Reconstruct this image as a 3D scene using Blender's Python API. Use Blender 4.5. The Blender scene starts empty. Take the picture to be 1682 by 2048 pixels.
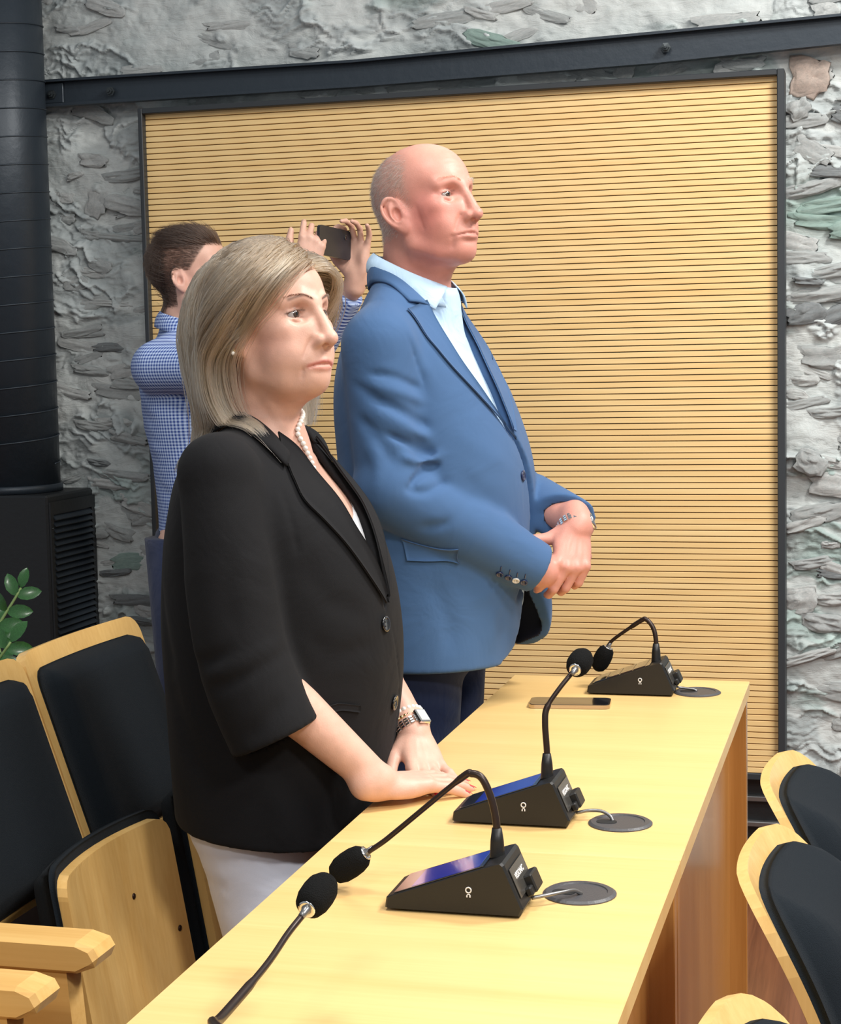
import bpy, math, random
import numpy as np
from mathutils import Matrix, Vector

C = bpy.context.scene.collection
# ------------------------------------------------------------------ camera
cam_d = bpy.data.cameras.new('camera')
cam = bpy.data.objects.new('camera', cam_d)
C.objects.link(cam)
YW, PT, RL, CAM_Z = 0.262207, 0.089686, 0.0208, 1.42
_f = Vector((-math.sin(YW) * math.cos(PT), math.cos(YW) * math.cos(PT), -math.sin(PT)))
_r0 = Vector((math.cos(YW), math.sin(YW), 0))
_d0 = _f.cross(_r0)
_r = math.cos(RL) * _r0 + math.sin(RL) * _d0
_d = -math.sin(RL) * _r0 + math.cos(RL) * _d0
cam.matrix_world = Matrix(((_r.x, -_d.x, -_f.x, 0), (_r.y, -_d.y, -_f.y, 0), (_r.z, -_d.z, -_f.z, CAM_Z), (0, 0, 0, 1)))
cam_d.sensor_fit = 'HORIZONTAL'
cam_d.sensor_width = 36.0
cam_d.lens = 3423.7 * 36.0 / 1682.0
cam_d.clip_start = 0.05
bpy.context.scene.camera = cam

# ------------------------------------------------------------------ world, lights, exposure
sc = bpy.context.scene
sc.view_settings.view_transform = 'Standard'
sc.view_settings.look = 'None'
sc.view_settings.gamma = 1.0
sc.view_settings.use_curve_mapping = False
sc.view_settings.exposure = 0.33
sc.cycles.max_bounces = 6
sc.cycles.use_denoising = True
world = bpy.data.worlds.new('world')
sc.world = world
world.use_nodes = True
world.node_tree.nodes['Background'].inputs[0].default_value = (0.86, 0.93, 1.0, 1)
world.node_tree.nodes['Background'].inputs[1].default_value = 0.27


def lamp(name, loc, rot, sx, sy, power, col):
    l = bpy.data.lights.new(name, 'AREA')
    l.shape = 'RECTANGLE'
    l.size, l.size_y, l.energy, l.color = sx, sy, power, col
    o = bpy.data.objects.new(name, l)
    o.location, o.rotation_euler = loc, rot
    C.objects.link(o)
    return o


# ceiling luminaires of the hall, all above the frame
WARM = (1.0, 0.965, 0.92)
lamp('ceiling_lamp', (1.7, 0.2, 3.3), (0, 0, 0), 0.6, 0.6, 88, WARM)
lamp('ceiling_lamp', (-0.5, -1.3, 3.3), (0, 0, 0), 0.6, 0.6, 48, WARM)
lamp('ceiling_lamp', (0.9, 3.3, 3.3), (0, 0.25, 0), 0.6, 0.6, 64, WARM)
lamp('ceiling_lamp', (1.3, 1.9, 3.3), (0, 0, 0), 0.6, 0.6, 42, WARM)
lamp('ceiling_lamp', (-0.8, 2.2, 3.3), (0, 0, 0), 0.6, 0.6, 22, WARM)


# ------------------------------------------------------------------ helpers: objects
def lin(r, g, b):
    f = lambda c: (c / 255) / 12.92 if c / 255 <= 0.04045 else ((c / 255 + 0.055) / 1.055) ** 2.4
    return (f(r), f(g), f(b), 1)


def link(o, parent=None):
    C.objects.link(o)
    if parent is not None:
        o.parent = parent
    return o


def tag(o, label, cat, group=None):
    o['label'], o['category'] = label, cat
    if group:
        o['group'] = group
    return o


def empty(name, loc=(0, 0, 0), rz=0.0, parent=None):
    o = bpy.data.objects.new(name, None)
    o.location, o.rotation_euler = loc, (0, 0, rz)
    o.empty_display_size = 0.05
    return link(o, parent)


def mk(name, vf, m, parent=None, smooth=False, loc=None, col=None):
    v, f = vf
    me = bpy.data.meshes.new(name)
    if isinstance(f, np.ndarray):
        v = np.asarray(v, np.float32)
        n = f.shape[1]
        me.vertices.add(len(v))
        me.vertices.foreach_set('co', v.ravel())
        me.loops.add(f.size)
        me.loops.foreach_set('vertex_index', f.astype(np.int32).ravel())
        me.polygons.add(len(f))
        me.polygons.foreach_set('loop_start', np.arange(0, f.size, n, dtype=np.int32))
        me.polygons.foreach_set('loop_total', np.full(len(f), n, np.int32))
        me.update(calc_edges=True)
    else:
        me.from_pydata([tuple(p) for p in v], [], [tuple(q) for q in f])
    if smooth:
        me.polygons.foreach_set('use_smooth', np.ones(len(me.polygons), bool))
    if col is not None:
        a = me.color_attributes.new('Col', 'FLOAT_COLOR', 'POINT')
        c4 = np.ones((len(v), 4), np.float32)
        c4[:, :3] = col
        a.data.foreach_set('color', c4.ravel())
    if m is not None:
        me.materials.append(m)
    o = bpy.data.objects.new(name, me)
    if loc is not None:
        o.location = loc
    return link(o, parent)


def dup(o, parent=None):
    c = o.copy()
    C.objects.link(c)
    if parent is not None:
        c.parent = parent
    for ch in list(o.children):
        dup(ch, c)
    return c


# ------------------------------------------------------------------ helpers: shapes (verts, faces)
def cat(*parts):
    V, Fc = [], []
    for v, f in parts:
        n = len(V)
        V += [tuple(p) for p in v]
        Fc += [tuple(i + n for i in q) for q in f]
    return V, Fc


def tr(vf, M):
    return [tuple(M @ Vector(p)) for p in vf[0]], vf[1]


def box(x0, x1, y0, y1, z0, z1, c=0.0):
    if c <= 0:
        v = [(x, y, z) for x in (x0, x1) for y in (y0, y1) for z in (z0, z1)]
        return v, [(0, 1, 3, 2), (4, 6, 7, 5), (0, 4, 5, 1), (2, 3, 7, 6), (0, 2, 6, 4), (1, 5, 7, 3)]
    import itertools
    cs = [(x0, x1), (y0, y1), (z0, z1)]
    V, idx = [], {}
    for s in itertools.product((0, 1), repeat=3):
        for ax in range(3):
            p = []
            for k in range(3):
                b = cs[k][s[k]]
                p.append(b if k == ax else (b + c if s[k] == 0 else b - c))
            idx[(s, ax)] = len(V)
            V.append(tuple(p))
    Fc = []
    for ax in range(3):
        u, w = [k for k in range(3) if k != ax]
        for s0 in (0, 1):
            q = []
            for a, b in ((0, 0), (1, 0), (1, 1), (0, 1)):
                s = [0, 0, 0]
                s[ax], s[u], s[w] = s0, a, b
                q.append(idx[(tuple(s), ax)])
            Fc.append(q)
    for ax in range(3):                      # edges along ax
        u, w = [k for k in range(3) if k != ax]
        for a in (0, 1):
            for b in (0, 1):
                s = [0, 0, 0]
                s[u], s[w] = a, b
                t = list(s)
                t[ax] = 1
                s, t = tuple(s), tuple(t)
                Fc.append([idx[(s, u)], idx[(t, u)], idx[(t, w)], idx[(s, w)]])
    for s in itertools.product((0, 1), repeat=3):
        Fc.append([idx[(s, 0)], idx[(s, 1)], idx[(s, 2)]])
    cx = Vector(((x0 + x1) / 2, (y0 + y1) / 2, (z0 + z1) / 2))
    out = []
    for q in Fc:
        p = [Vector(V[i]) for i in q]
        n = (p[1] - p[0]).cross(p[2] - p[0])
        out.append(q if n.dot(sum(p, Vector()) / len(p) - cx) > 0 else q[::-1])
    return V, out


def frames(path):
    P = [Vector(p) for p in path]
    T = []
    for i in range(len(P)):
        a, b = P[max(i - 1, 0)], P[min(i + 1, len(P) - 1)]
        T.append((b - a).normalized())
    up = Vector((0, 0, 1)) if abs(T[0].z) < 0.9 else Vector((1, 0, 0))
    n = T[0].cross(up).normalized()
    out = []
    for i, t in enumerate(T):
        n = (n - t * n.dot(t)).normalized()
        out.append((P[i], n, t.cross(n)))
    return out


def tube(path, r, n=10, cap=True):
    rs = r if hasattr(r, '__len__') else [r] * len(path)
    V, Fc = [], []
    for i, (p, a, b) in enumerate(frames(path)):
        for k in range(n):
            t = 2 * math.pi * k / n
            V.append(tuple(p + (a * math.cos(t) + b * math.sin(t)) * rs[i]))
    for i in range(len(path) - 1):
        for k in range(n):
            k2 = (k + 1) % n
            Fc.append((i * n + k, i * n + k2, (i + 1) * n + k2, (i + 1) * n + k))
    if cap:
        Fc.append(tuple(range(n))[::-1])
        Fc.append(tuple((len(path) - 1) * n + k for k in range(n)))
    return V, Fc


def lathe(prof, n=24):
    """prof: (radius, z) list, around z."""
    V, Fc = [], []
    for r, z in prof:
        for k in range(n):
            t = 2 * math.pi * k / n
            V.append((r * math.cos(t), r * math.sin(t), z))
    for i in range(len(prof) - 1):
        for k in range(n):
            k2 = (k + 1) % n
            Fc.append((i * n + k, i * n + k2, (i + 1) * n + k2, (i + 1) * n + k))
    Fc.append(tuple(range(n))[::-1])
    Fc.append(tuple((len(prof) - 1) * n + k for k in range(n)))
    return V, Fc


def prism(poly, ax, a, b):
    """poly in the two other axes, extruded along axis ax from a to b."""
    n = len(poly)
    V = []
    for h in (a, b):
        for p in poly:
            q = [0, 0, 0]
            o = [k for k in range(3) if k != ax]
            q[o[0]], q[o[1]], q[ax] = p[0], p[1], h
            V.append(tuple(q))
    Fc = [tuple(range(n))[::-1], tuple(range(n, 2 * n))]
    for i in range(n):
        j = (i + 1) % n
        Fc.append((i, j, n + j, n + i))
    return V, Fc


def rrect(w, h, r, n=5, cx=0.0, cy=0.0):
    out = []
    for sx, sy, a0 in ((1, 1, 0), (-1, 1, 90), (-1, -1, 180), (1, -1, 270)):
        for k in range(n + 1):
            t = math.radians(a0 + 90 * k / n)
            out.append((cx + sx * (w / 2 - r) + r * math.cos(t), cy + sy * (h / 2 - r) + r * math.sin(t)))
    return out


def ball(c, r, n=12, m=8):
    rr = r if hasattr(r, '__len__') else (r, r, r)
    V, Fc = [], []
    for i in range(m + 1):
        ph = math.pi * i / m
        for k in range(n):
            t = 2 * math.pi * k / n
            V.append((c[0] + rr[0] * math.sin(ph) * math.cos(t), c[1] + rr[1] * math.sin(ph) * math.sin(t), c[2] - rr[2] * math.cos(ph)))
    for i in range(m):
        for k in range(n):
            k2 = (k + 1) % n
            Fc.append((i * n + k, i * n + k2, (i + 1) * n + k2, (i + 1) * n + k))
    return V, Fc


def spline(pts, n=8):
    """Catmull-Rom through pts."""
    P = [np.array(p, float) for p in pts]
    P = [2 * P[0] - P[1]] + P + [2 * P[-1] - P[-2]]
    out = []
    for i in range(1, len(P) - 2):
        for k in range(n):
            t = k / n
            a, b, c, d = P[i - 1:i + 3]
            out.append(0.5 * (2 * b + (c - a) * t + (2 * a - 5 * b + 4 * c - d) * t * t + (3 * b - a - 3 * c + d) * t ** 3))
    out.append(P[-2])
    return out


# ------------------------------------------------------------------ helpers: materials
def mat(name, base, rough=0.5, metal=0.0, coat=0.0, spec=0.5, bump=None, attr=False, var=None, sheen=0.0, sss=0.0, emis=None):
    """bump: (scale, strength, detail[, stretch xyz]); var: (scale, amount, stretch) tints the base."""
    m = bpy.data.materials.new(name)
    m.use_nodes = True
    nt = m.node_tree
    N, L = nt.nodes, nt.links
    b = N['Principled BSDF']
    b.inputs['Base Color'].default_value = base
    b.inputs['Roughness'].default_value = rough
    b.inputs['Metallic'].default_value = metal
    b.inputs['Coat Weight'].default_value = coat
    b.inputs['Coat Roughness'].default_value = 0.12
    b.inputs['Specular IOR Level'].default_value = spec
    if sheen:
        b.inputs['Sheen Weight'].default_value = sheen
        b.inputs['Sheen Roughness'].default_value = 0.5
    if sss:
        b.inputs['Subsurface Weight'].default_value = sss
        b.inputs['Subsurface Radius'].default_value = (0.012, 0.005, 0.003)
        b.inputs['Subsurface Scale'].default_value = 0.5
    if emis:
        b.inputs['Emission Color'].default_value = emis[0]
        b.inputs['Emission Strength'].default_value = emis[1]
    tc = N.new('ShaderNodeTexCoord')

    def noise(scale, detail, stretch, rough_=0.55):
        mp = N.new('ShaderNodeMapping')
        mp.inputs['Scale'].default_value = stretch
        L.new(tc.outputs['Object'], mp.inputs['Vector'])
        nz = N.new('ShaderNodeTexNoise')
        nz.inputs['Scale'].default_value = scale
        nz.inputs['Detail'].default_value = detail
        nz.inputs['Roughness'].default_value = rough_
        L.new(mp.outputs['Vector'], nz.inputs['Vector'])
        return nz
    src = None
    if attr:
        at = N.new('ShaderNodeAttribute')
        at.attribute_name = 'Col'
        src = at.outputs['Color']
        L.new(src, b.inputs['Base Color'])
    if var:
        nz = noise(var[0], 5, var[2] if len(var) > 2 else (1, 1, 1))
        rp = N.new('ShaderNodeMapRange')
        rp.inputs[1].default_value, rp.inputs[2].default_value = 0.3, 0.7
        rp.inputs[3].default_value, rp.inputs[4].default_value = 1 - var[1], 1 + var[1]
        L.new(nz.outputs['Fac'], rp.inputs[0])
        mx = N.new('ShaderNodeVectorMath')
        mx.operation = 'SCALE'
        mx.inputs[0].default_value = base[:3]
        if src:
            L.new(src, mx.inputs[0])
        L.new(rp.outputs[0], mx.inputs['Scale'])
        L.new(mx.outputs[0], b.inputs['Base Color'])
    if bump:
        nz = noise(bump[0], bump[2], bump[3] if len(bump) > 3 else (1, 1, 1))
        bp = N.new('ShaderNodeBump')
        bp.inputs['Strength'].default_value = bump[1]
        bp.inputs['Distance'].default_value = 0.004
        L.new(nz.outputs['Fac'], bp.inputs['Height'])
        L.new(bp.outputs['Normal'], b.inputs['Normal'])
    return m


def wood(name, c0, c1, rough, coat, axis, scale=1.0, bump=0.05):
    """long-grained veneer; axis = the grain direction (0 x, 1 y, 2 z)."""
    m = bpy.data.materials.new(name)
    m.use_nodes = True
    nt = m.node_tree
    N, L = nt.nodes, nt.links
    b = N['Principled BSDF']
    b.inputs['Roughness'].default_value = rough
    b.inputs['Coat Weight'].default_value = coat
    b.inputs['Coat Roughness'].default_value = 0.15
    tc = N.new('ShaderNodeTexCoord')
    oi = N.new('ShaderNodeObjectInfo')
    ad = N.new('ShaderNodeVectorMath')
    ad.operation = 'MULTIPLY_ADD'
    ad.inputs[1].default_value = (7.3, 5.1, 3.7)
    L.new(oi.outputs['Random'], ad.inputs[0])
    L.new(tc.outputs['Object'], ad.inputs[2])
    mp = N.new('ShaderNodeMapping')
    s = [22.0 * scale] * 3
    s[axis] = 1.1 * scale
    mp.inputs['Scale'].default_value = s
    L.new(ad.outputs[0], mp.inputs['Vector'])
    n1 = N.new('ShaderNodeTexNoise')
    n1.inputs['Scale'].default_value = 1.0
    n1.inputs['Detail'].default_value = 4
    n1.inputs['Distortion'].default_value = 0.8
    L.new(mp.outputs[0], n1.inputs['Vector'])
    mp2 = N.new('ShaderNodeMapping')
    s2 = [260.0 * scale] * 3
    s2[axis] = 7.0 * scale
    mp2.inputs['Scale'].default_value = s2
    L.new(ad.outputs[0], mp2.inputs['Vector'])
    n2 = N.new('ShaderNodeTexNoise')
    n2.inputs['Scale'].default_value = 1.0
    n2.inputs['Detail'].default_value = 3
    L.new(mp2.outputs[0], n2.inputs['Vector'])
    mixf = N.new('ShaderNodeMath')
    mixf.operation = 'MULTIPLY_ADD'
    mixf.inputs[1].default_value = 0.35
    L.new(n2.outputs['Fac'], mixf.inputs[0])
    m3 = N.new('ShaderNodeMath')
    m3.operation = 'MULTIPLY'
    m3.inputs[1].default_value = 0.65
    L.new(n1.outputs['Fac'], m3.inputs[0])
    L.new(m3.outputs[0], mixf.inputs[2])
    rp = N.new('ShaderNodeValToRGB')
    rp.color_ramp.elements[0].position, rp.color_ramp.elements[0].color = 0.32, c0
    rp.color_ramp.elements[1].position, rp.color_ramp.elements[1].color = 0.66, c1
    L.new(mixf.outputs[0], rp.inputs[0])
    L.new(rp.outputs[0], b.inputs['Base Color'])
    bp = N.new('ShaderNodeBump')
    bp.inputs['Strength'].default_value = bump
    bp.inputs['Distance'].default_value = 0.002
    L.new(n2.outputs['Fac'], bp.inputs['Height'])
    L.new(bp.outputs['Normal'], b.inputs['Normal'])
    return m


# ------------------------------------------------------------------ numpy noise
_rng = np.random.RandomState(5)
_PERM = _rng.permutation(512)
_PERM = np.concatenate([_PERM, _PERM, _PERM])
_VAL = _rng.rand(512).astype(np.float32) * 2 - 1


def vnoise(x, y, z=0.0):
    x, y, z = np.broadcast_arrays(np.asarray(x, np.float32), np.asarray(y, np.float32), np.asarray(z, np.float32))
    xi, yi, zi = np.floor(x).astype(int), np.floor(y).astype(int), np.floor(z).astype(int)
    fx, fy, fz = x - xi, y - yi, z - zi
    sm = lambda t: t * t * t * (t * (t * 6 - 15) + 10)
    fx, fy, fz = sm(fx), sm(fy), sm(fz)
    h = lambda a, b, c: _VAL[_PERM[_PERM[_PERM[a & 511] + (b & 511)] + (c & 511)] & 511]
    r = 0
    for dz, wz in ((0, 1 - fz), (1, fz)):
        for dy, wy in ((0, 1 - fy), (1, fy)):
            for dx, wx in ((0, 1 - fx), (1, fx)):
                r = r + h(xi + dx, yi + dy, zi + dz) * wx * wy * wz
    return r


def fbm(x, y, z=0.0, o=4, g=0.5):
    r, a = 0, 1.0
    for i in range(o):
        r = r + a * vnoise(x * 2 ** i + 17.3 * i, y * 2 ** i + 9.1 * i, z * 2 ** i + 3.7 * i)
        a *= g
    return r


# ================================================================== MATERIALS
M_SLAT = wood('oak_slat', lin(236, 196, 130), lin(246, 214, 154), 0.5, 0.0, 0, 1.0, 0.08)
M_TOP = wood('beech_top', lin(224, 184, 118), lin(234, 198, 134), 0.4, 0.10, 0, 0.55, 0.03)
M_DESK = wood('beech_panel', lin(172, 118, 58), lin(198, 144, 80), 0.25, 0.4, 2, 0.7, 0.03)  # shade from the chair row is put into this darker brown
M_PLY = wood('beech_ply', lin(214, 168, 96), lin(232, 192, 122), 0.32, 0.3, 2, 0.6, 0.03)
M_ARM = wood('beech_arm', lin(212, 164, 92), lin(230, 188, 118), 0.3, 0.35, 0, 0.6, 0.03)
M_FLOOR = wood('floor_wood', lin(96, 56, 36), lin(134, 84, 54), 0.4, 0.2, 1, 0.8, 0.05)
M_BLACK = mat('black_paint', (0.012, 0.014, 0.016, 1), 0.45, bump=(60, 0.15, 3))
M_STEEL = mat('dark_steel', (0.030, 0.041, 0.054, 1), 0.42, metal=0.25, bump=(35, 0.25, 4))
M_FRAME = mat('panel_frame', (0.028, 0.033, 0.038, 1), 0.5)
M_PLASTIC = mat('black_plastic', (0.007, 0.007, 0.007, 1), 0.45, bump=(500, 0.06, 2))
M_FOAM = mat('foam', (0.010, 0.010, 0.010, 1), 0.95, spec=0.1, bump=(700, 0.9, 3))
M_GOOSE = mat('gooseneck', (0.035, 0.022, 0.018, 1), 0.35, metal=0.5)
M_GREYM = mat('grey_metal', (0.25, 0.25, 0.25, 1), 0.35, metal=0.8)
M_CHROME = mat('chrome', (0.75, 0.74, 0.72, 1), 0.12, metal=1.0)
M_GLASS = mat('screen_glass', (0.012, 0.012, 0.016, 1), 0.04, coat=1.0, spec=1.0)
M_REFLECT = mat('reflection_glow', (0.002, 0.004, 0.03, 1), 0.05, coat=1.0, emis=((0.010, 0.035, 0.50, 1), 0.55))  # blue jacket's reflection on the screens, put in as a weak glow
M_GROM = mat('grommet', (0.06, 0.06, 0.065, 1), 0.45, bump=(400, 0.1, 2))
M_GROMD = mat('grommet_gap', (0.008, 0.008, 0.008, 1), 0.7)
M_PLATE = mat('badge_plate', (0.12, 0.115, 0.105, 1), 0.2, metal=0.6)
M_WHITE = mat('white_print', (0.8, 0.8, 0.8, 1), 0.6)
M_UPH = mat('upholstery', (0.0085, 0.0125, 0.017, 1), 0.95, spec=0.12, bump=(900, 0.5, 3), sheen=0.03)
M_SCREW = mat('bolt_dark', (0.03, 0.012, 0.008, 1), 0.4, metal=0.5)
M_BOLT = mat('bolt_steel', (0.06, 0.07, 0.075, 1), 0.35, metal=0.7)
M_LEAF = mat('leaf', (0.030, 0.12, 0.028, 1), 0.3, coat=0.3, var=(30, 0.35))
M_STEM = mat('stem', (0.20, 0.30, 0.10, 1), 0.5)
M_POT = mat('planter', (0.03, 0.03, 0.033, 1), 0.5)
M_SOIL = mat('soil', (0.03, 0.02, 0.014, 1), 0.9, bump=(90, 1.0, 4))


def stone_mat(name, attr):
    m = mat(name, (0.4, 0.42, 0.42, 1), 0.9, spec=0.2, attr=attr)
    nt = m.node_tree
    N, L = nt.nodes, nt.links
    b = N['Principled BSDF']
    tc = N.new('ShaderNodeTexCoord')
    mp = N.new('ShaderNodeMapping')
    mp.inputs['Scale'].default_value = (11, 11, 34)
    mp.inputs['Rotation'].default_value = (0, 0.16, 0)
    L.new(tc.outputs['Object'], mp.inputs[0])
    n1 = N.new('ShaderNodeTexNoise')
    n1.inputs['Scale'].default_value = 1.0
    n1.inputs['Detail'].default_value = 8
    n1.inputs['Roughness'].default_value = 0.68
    n1.inputs['Distortion'].default_value = 1.2
    L.new(mp.outputs[0], n1.inputs['Vector'])
    n2 = N.new('ShaderNodeTexNoise')
    n2.inputs['Scale'].default_value = 160
    n2.inputs['Detail'].default_value = 4
    L.new(tc.outputs['Object'], n2.inputs['Vector'])
    ad = N.new('ShaderNodeMath')
    ad.operation = 'MULTIPLY_ADD'
    ad.inputs[1].default_value = 0.12
    L.new(n2.outputs['Fac'], ad.inputs[0])
    L.new(n1.outputs['Fac'], ad.inputs[2])
    bp = N.new('ShaderNodeBump')
    bp.inputs['Strength'].default_value = 0.5
    bp.inputs['Distance'].default_value = 0.012
    L.new(ad.outputs[0], bp.inputs['Height'])
    L.new(bp.outputs[0], b.inputs['Normal'])
    # mineral mottling of the slate: grey, a little green, some dark veins
    n3 = N.new('ShaderNodeTexNoise')
    n3.inputs['Scale'].default_value = 5.0
    n3.inputs['Detail'].default_value = 6
    n3.inputs['Roughness'].default_value = 0.65
    L.new(tc.outputs['Object'], n3.inputs['Vector'])
    rp = N.new('ShaderNodeValToRGB')
    e = rp.color_ramp.elements
    e[0].position, e[0].color = 0.30, (0.80, 0.83, 0.83, 1)
    e[1].position, e[1].color = 0.68, (1.12, 1.10, 1.08, 1)
    L.new(n3.outputs['Fac'], rp.inputs[0])
    rv = N.new('ShaderNodeValToRGB')
    e = rv.color_ramp.elements
    e[0].position, e[0].color = 0.26, (0.5, 0.53, 0.52, 1)
    e[1].position, e[1].color = 0.40, (1, 1, 1, 1)
    L.new(n1.outputs['Fac'], rv.inputs[0])
    mu = N.new('ShaderNodeMixRGB')
    mu.blend_type = 'MULTIPLY'
    mu.inputs[0].default_value = 1
    L.new(rp.outputs[0], mu.inputs[1])
    L.new(rv.outputs[0], mu.inputs[2])
    m2 = N.new('ShaderNodeMixRGB')
    m2.blend_type = 'MULTIPLY'
    m2.inputs[0].default_value = 1
    L.new(mu.outputs[0], m2.inputs[1])
    if attr:
        at = N.new('ShaderNodeAttribute')
        at.attribute_name = 'Col'
        L.new(at.outputs['Color'], m2.inputs[2])
    L.new(m2.outputs[0], b.inputs['Base Color'])
    return m


M_STONE = stone_mat('slate_rubble', True)

# ================================================================== SETTING
WALL_Y = 4.68
fl = mk('floor', box(-4.5, 2.5, -1.0, 5.2, -0.05, 0.0), M_FLOOR)
fl['kind'] = 'structure'


def wall_relief(x, z):
    """height of the rubble face towards the room, in metres, and how much bare slate shows."""
    x, z = np.asarray(x, np.float32), np.asarray(z, np.float32)
    wx, wz = fbm(x * 5.0, z * 5.0, 1.7, 3), fbm(x * 5.0 + 40, z * 5.0, 3.1, 3)
    u, v = x + .035 * wx, z + .10 * x + .035 * wz
    big = fbm(u * 3.2 + 5, v * 5.0, 0.3, 3)
    mask = np.clip((fbm(u * 5.5 + 30, v * 11.0, 8.0, 4, .55) + .10) * 3.2, 0, 1)
    out = .016 * big + .004 * fbm(x * 16, z * 16, 9.1, 3) * (1 - mask * .5)
    lay = 0
    for f, a, sd in ((21.0, .019, 2.0), (47.0, .010, 7.0)):             # broken ledges: flat faces with a sharp lip below
        q = v * f + 1.5 * fbm(u * 7 + sd, v * 5, sd, 3, .6) + .6 * fbm(u * 26, v * 12, sd + 3, 2)
        fr = q - np.floor(q)
        am = np.clip(.35 + 1.1 * vnoise(u * 7 + sd * 5, np.floor(q) * 1.7, sd), 0, 1.3)
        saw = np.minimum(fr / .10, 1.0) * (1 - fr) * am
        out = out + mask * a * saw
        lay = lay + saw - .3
    out = out + mask * .0022 * fbm(x * 60, z * 120, 2.2, 3, .6) + .0012 * fbm(x * 90, z * 90, 4.4, 2)
    return out, mask, lay


xs = np.concatenate([np.arange(-3.1, -2.45, .02), np.arange(-2.45, -1.98, .004), np.arange(-1.98, -.30, .0065), np.arange(-.30, .40, .004), np.arange(.40, .75, .02)])
zs = np.concatenate([np.arange(0.0, .30, .02), np.arange(.30, 2.66, .0038), np.arange(2.66, 2.95, .02)])
gx, gz = np.meshgrid(xs, zs, indexing='ij')
h, msk, lay = wall_relief(gx, gz)
V = np.stack([gx, WALL_Y - h, gz], -1).reshape(-1, 3)
nx, nz = len(xs), len(zs)
idx = np.arange(nx * nz).reshape(nx, nz)
Fq = np.stack([idx[:-1, :-1], idx[1:, :-1], idx[1:, 1:], idx[:-1, 1:]], -1).reshape(-1, 4)
green = np.clip(fbm(gx * 2.2 + 3, gz * 4.0, 6.0, 3) * 1.6 - 0.15, 0, 1) * msk
g1 = np.exp(-((gx + 0.13) / 0.2) ** 2 - ((gz - 1.79) / 0.07) ** 2)
green = np.clip(green * 0.6 + g1 * 0.9, 0, 1)[..., None]
mort = np.array([0.60, 0.635, 0.63])
slate = np.array([0.49, 0.53, 0.535])
grn = np.array([0.33, 0.455, 0.42])
colr = mort * (1 - msk[..., None]) + slate * msk[..., None]
colr = colr * (1 - green) + grn * green
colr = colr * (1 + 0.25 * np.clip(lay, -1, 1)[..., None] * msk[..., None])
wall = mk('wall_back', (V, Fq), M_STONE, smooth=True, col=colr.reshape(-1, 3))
wall['kind'] = 'structure'
bw = box(-3.1, 0.75, WALL_Y + 0.05, WALL_Y + 0.3, 0, 2.95)
mk('wall_core', bw, mat('mortar', (0.3, 0.31, 0.31, 1), 0.9), wall)

# stones that stand out of the rubble: layered slabs, a few mesh variants shared by all copies
stone_me = []
for k in range(10):
    n, m_ = 18, 9
    V = []
    ring = [1.0, 1.02, .97, .93, .84, .74, .55, .30, .12, 0.0]
    lift = [0.0, .40, .62, .60, .80, .88, .92, .96, .97, .97]
    for i in range(m_ + 1):
        for j in range(n):
            t = 2 * math.pi * j / n
            e = 1 + .26 * float(fbm(math.cos(t) * 1.6 + k * 7, math.sin(t) * 1.6, i * .16, 3))
            sq = (abs(math.cos(t)) ** 5 + abs(math.sin(t)) ** 5) ** -.2
            x_, z_ = ring[i] * e * sq * math.cos(t), ring[i] * e * sq * math.sin(t)
            V.append((x_, -lift[i] * (1 + .35 * float(fbm(x_ * 1.8 + k * 3, z_ * 3.2, k, 3))), z_))
    Fs = [(i * n + j, i * n + (j + 1) % n, (i + 1) * n + (j + 1) % n, (i + 1) * n + j) for i in range(m_) for j in range(n)]
    stone_me.append((V, Fs))
SC = {'grey': (0.48, 0.505, 0.505), 'light': (0.58, 0.60, 0.595), 'dark': (0.27, 0.29, 0.30), 'green': (0.34, 0.46, 0.42), 'red': (0.50, 0.41, 0.36)}
stone_obs = {}
rs = random.Random(11)


def stone(x, z, w, hgt, d, tone, rot=0.0, k=None):
    k = rs.randrange(10) if k is None else k
    key = (k, tone)
    y = WALL_Y - float(wall_relief(np.float32(x), np.float32(z))[0]) + 0.004
    if key not in stone_obs:
        o = mk('stone', stone_me[k], M_STONE, wall, True, col=np.tile(SC[tone], (len(stone_me[k][0]), 1)))
        stone_obs[key] = o
    else:
        o = stone_obs[key].copy()
        C.objects.link(o)
        o.parent = wall
    o.location = (x, y, z)
    o.rotation_euler = (0, rot, 0)
    o.scale = (w / 2, d * .72, hgt / 2)


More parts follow.
